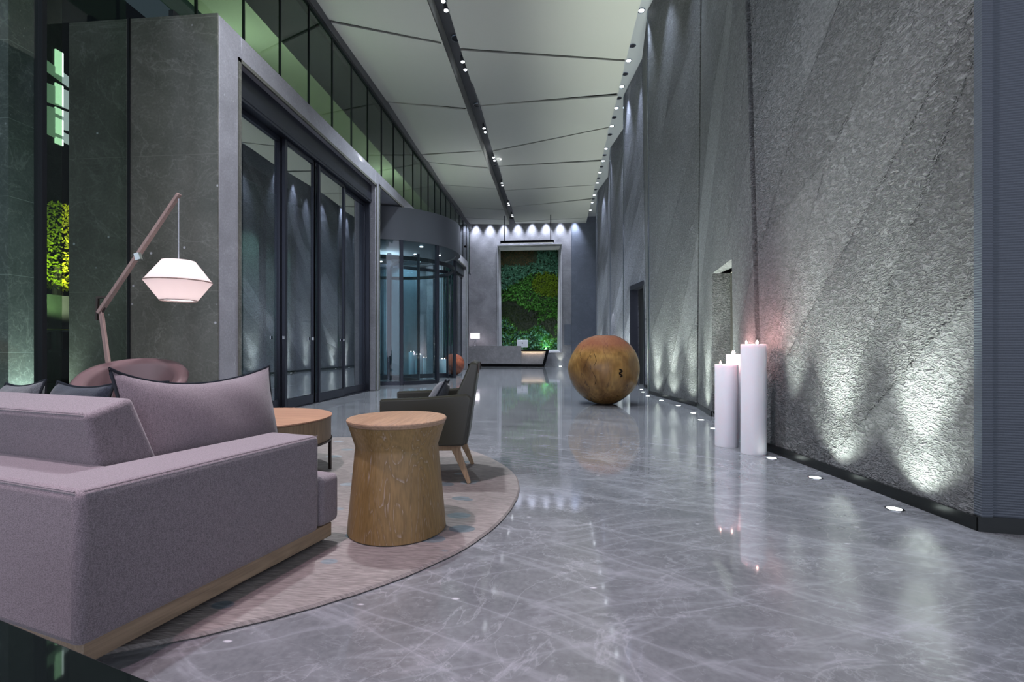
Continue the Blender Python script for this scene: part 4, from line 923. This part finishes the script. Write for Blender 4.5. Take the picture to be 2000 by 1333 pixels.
def bush(loc, label, r, mat, n_):
    o = empty('shrub', loc); tag(o, label, 'shrub'); rnd = random.Random(11); mb = MB()
    for _ in range(n_):
        d = Vector((rnd.gauss(0, 1), rnd.gauss(0, 1), rnd.gauss(0, 1))).normalized(); c = Vector((d.x*r[0], d.y*r[1], r[2]+d.z*r[2]))*1.0; c *= 1
        s = .09*rnd.uniform(.6, 1.4); c.z += .25; t = Vector((rnd.gauss(0, 1), rnd.gauss(0, 1), rnd.gauss(0, 1))).normalized(); sd = t.cross(d).normalized()
        mb.add([c, c+t*s*.5+sd*s*.25, c+t*s, c+t*s*.5-sd*s*.25], [(0, 1, 2, 3)])
    f = mb.build('foliage', mat, o); f['kind'] = 'stuff'
    MB().lathe([(.12, 0), (.08, .9)], seg=8).build('stem', 'leg_wood', o)
    return o
tr_ = bush((-14.0, 12.25, 2.42), 'bright yellow green lit tree outside the tall window', (1.0, 1.0, 1.2), 'leaf_yellow', 3200)
struct(B((-15.2, 10.6, 0), (-13.0, 14.0, 2.4)).build('wall_planter', 'asphalt'))
lamp('garden_lamp', 'SPOT', (-12.2, 10.8, 2.0), 420, (1., 1., .6), .05, aim=(-14, 12.2, 3.9), spot=110)
# parked car beyond the glass
cr = empty('car', (-11.3, 9.7, -.02), R(90)); tag(cr, 'dark parked car glimpsed outside between glass panes', 'car')
MB().profile_y([(-2.1, .3), (-2.15, .75), (-1.9, .9), (-1.35, 1.0), (-.75, 1.42), (.75, 1.45), (1.4, 1.0), (2.05, .85), (2.15, .6), (2.1, .3)], -.85, .85).build('car_body', 'car_paint', cr, bevel=.08, segs=3)
MB().profile_y([(-1.25, 1.0), (-.72, 1.37), (.7, 1.40), (1.25, 1.0)], -.858, .858).build('side_window', 'black_glass', cr)
for x in (-1.3, 1.3):
    for y in (-.8, .8): 
        wv = []
        for yy in (y-.1, y+.1): wv += [(x+.32*math.cos(2*math.pi*k/24), yy, .32+.32*math.sin(2*math.pi*k/24)) for k in range(24)]
        MB().add(wv, [tuple(range(24)), tuple(range(47, 23, -1))]+[(k, 24+k, 24+(k+1) % 24, (k+1) % 24) for k in range(24)]).build('wheel', 'black', cr)
# pier uplight, then unseen fill lamps added to brighten the canopy
o = empty('floor_uplight', (-6.35, 5.4, 0)); tag(o, 'floor light shining up the marble pier outside the window', 'floor light'); MB().lathe([(.06, 0), (.06, .01)], seg=16).build('lens', 'glow_uplight', o)
lamp('pier_lamp', 'SPOT', (-6.35, 5.4, .05), 90, (.85, 1., .9), .03, parent=o, aim=(-6.6, 5.4, 2.4), spot=80, blend=.8)
lamp('pier_lamp', 'SPOT', (-7.0, 4.6, .05), 50, (.85, 1., .9), .03, aim=(-7.3, 4.6, 2.5), spot=80, blend=.8)
for y in (9, 12, 15, 18, 21): lamp('canopy_fill_lamp', 'SPOT', (-7.0, y, 5.4), 60, (1., .97, .86), .2, aim=(-6.7, y, 8.05), spot=140, blend=.8)
for y in (6.8, 8.3, 9.8): lamp('vestibule_fill_lamp', 'SPOT', (-5.4, y, 4.62), 60, COOL, .05, aim=(-5.4, y, 0), spot=110, blend=.8)
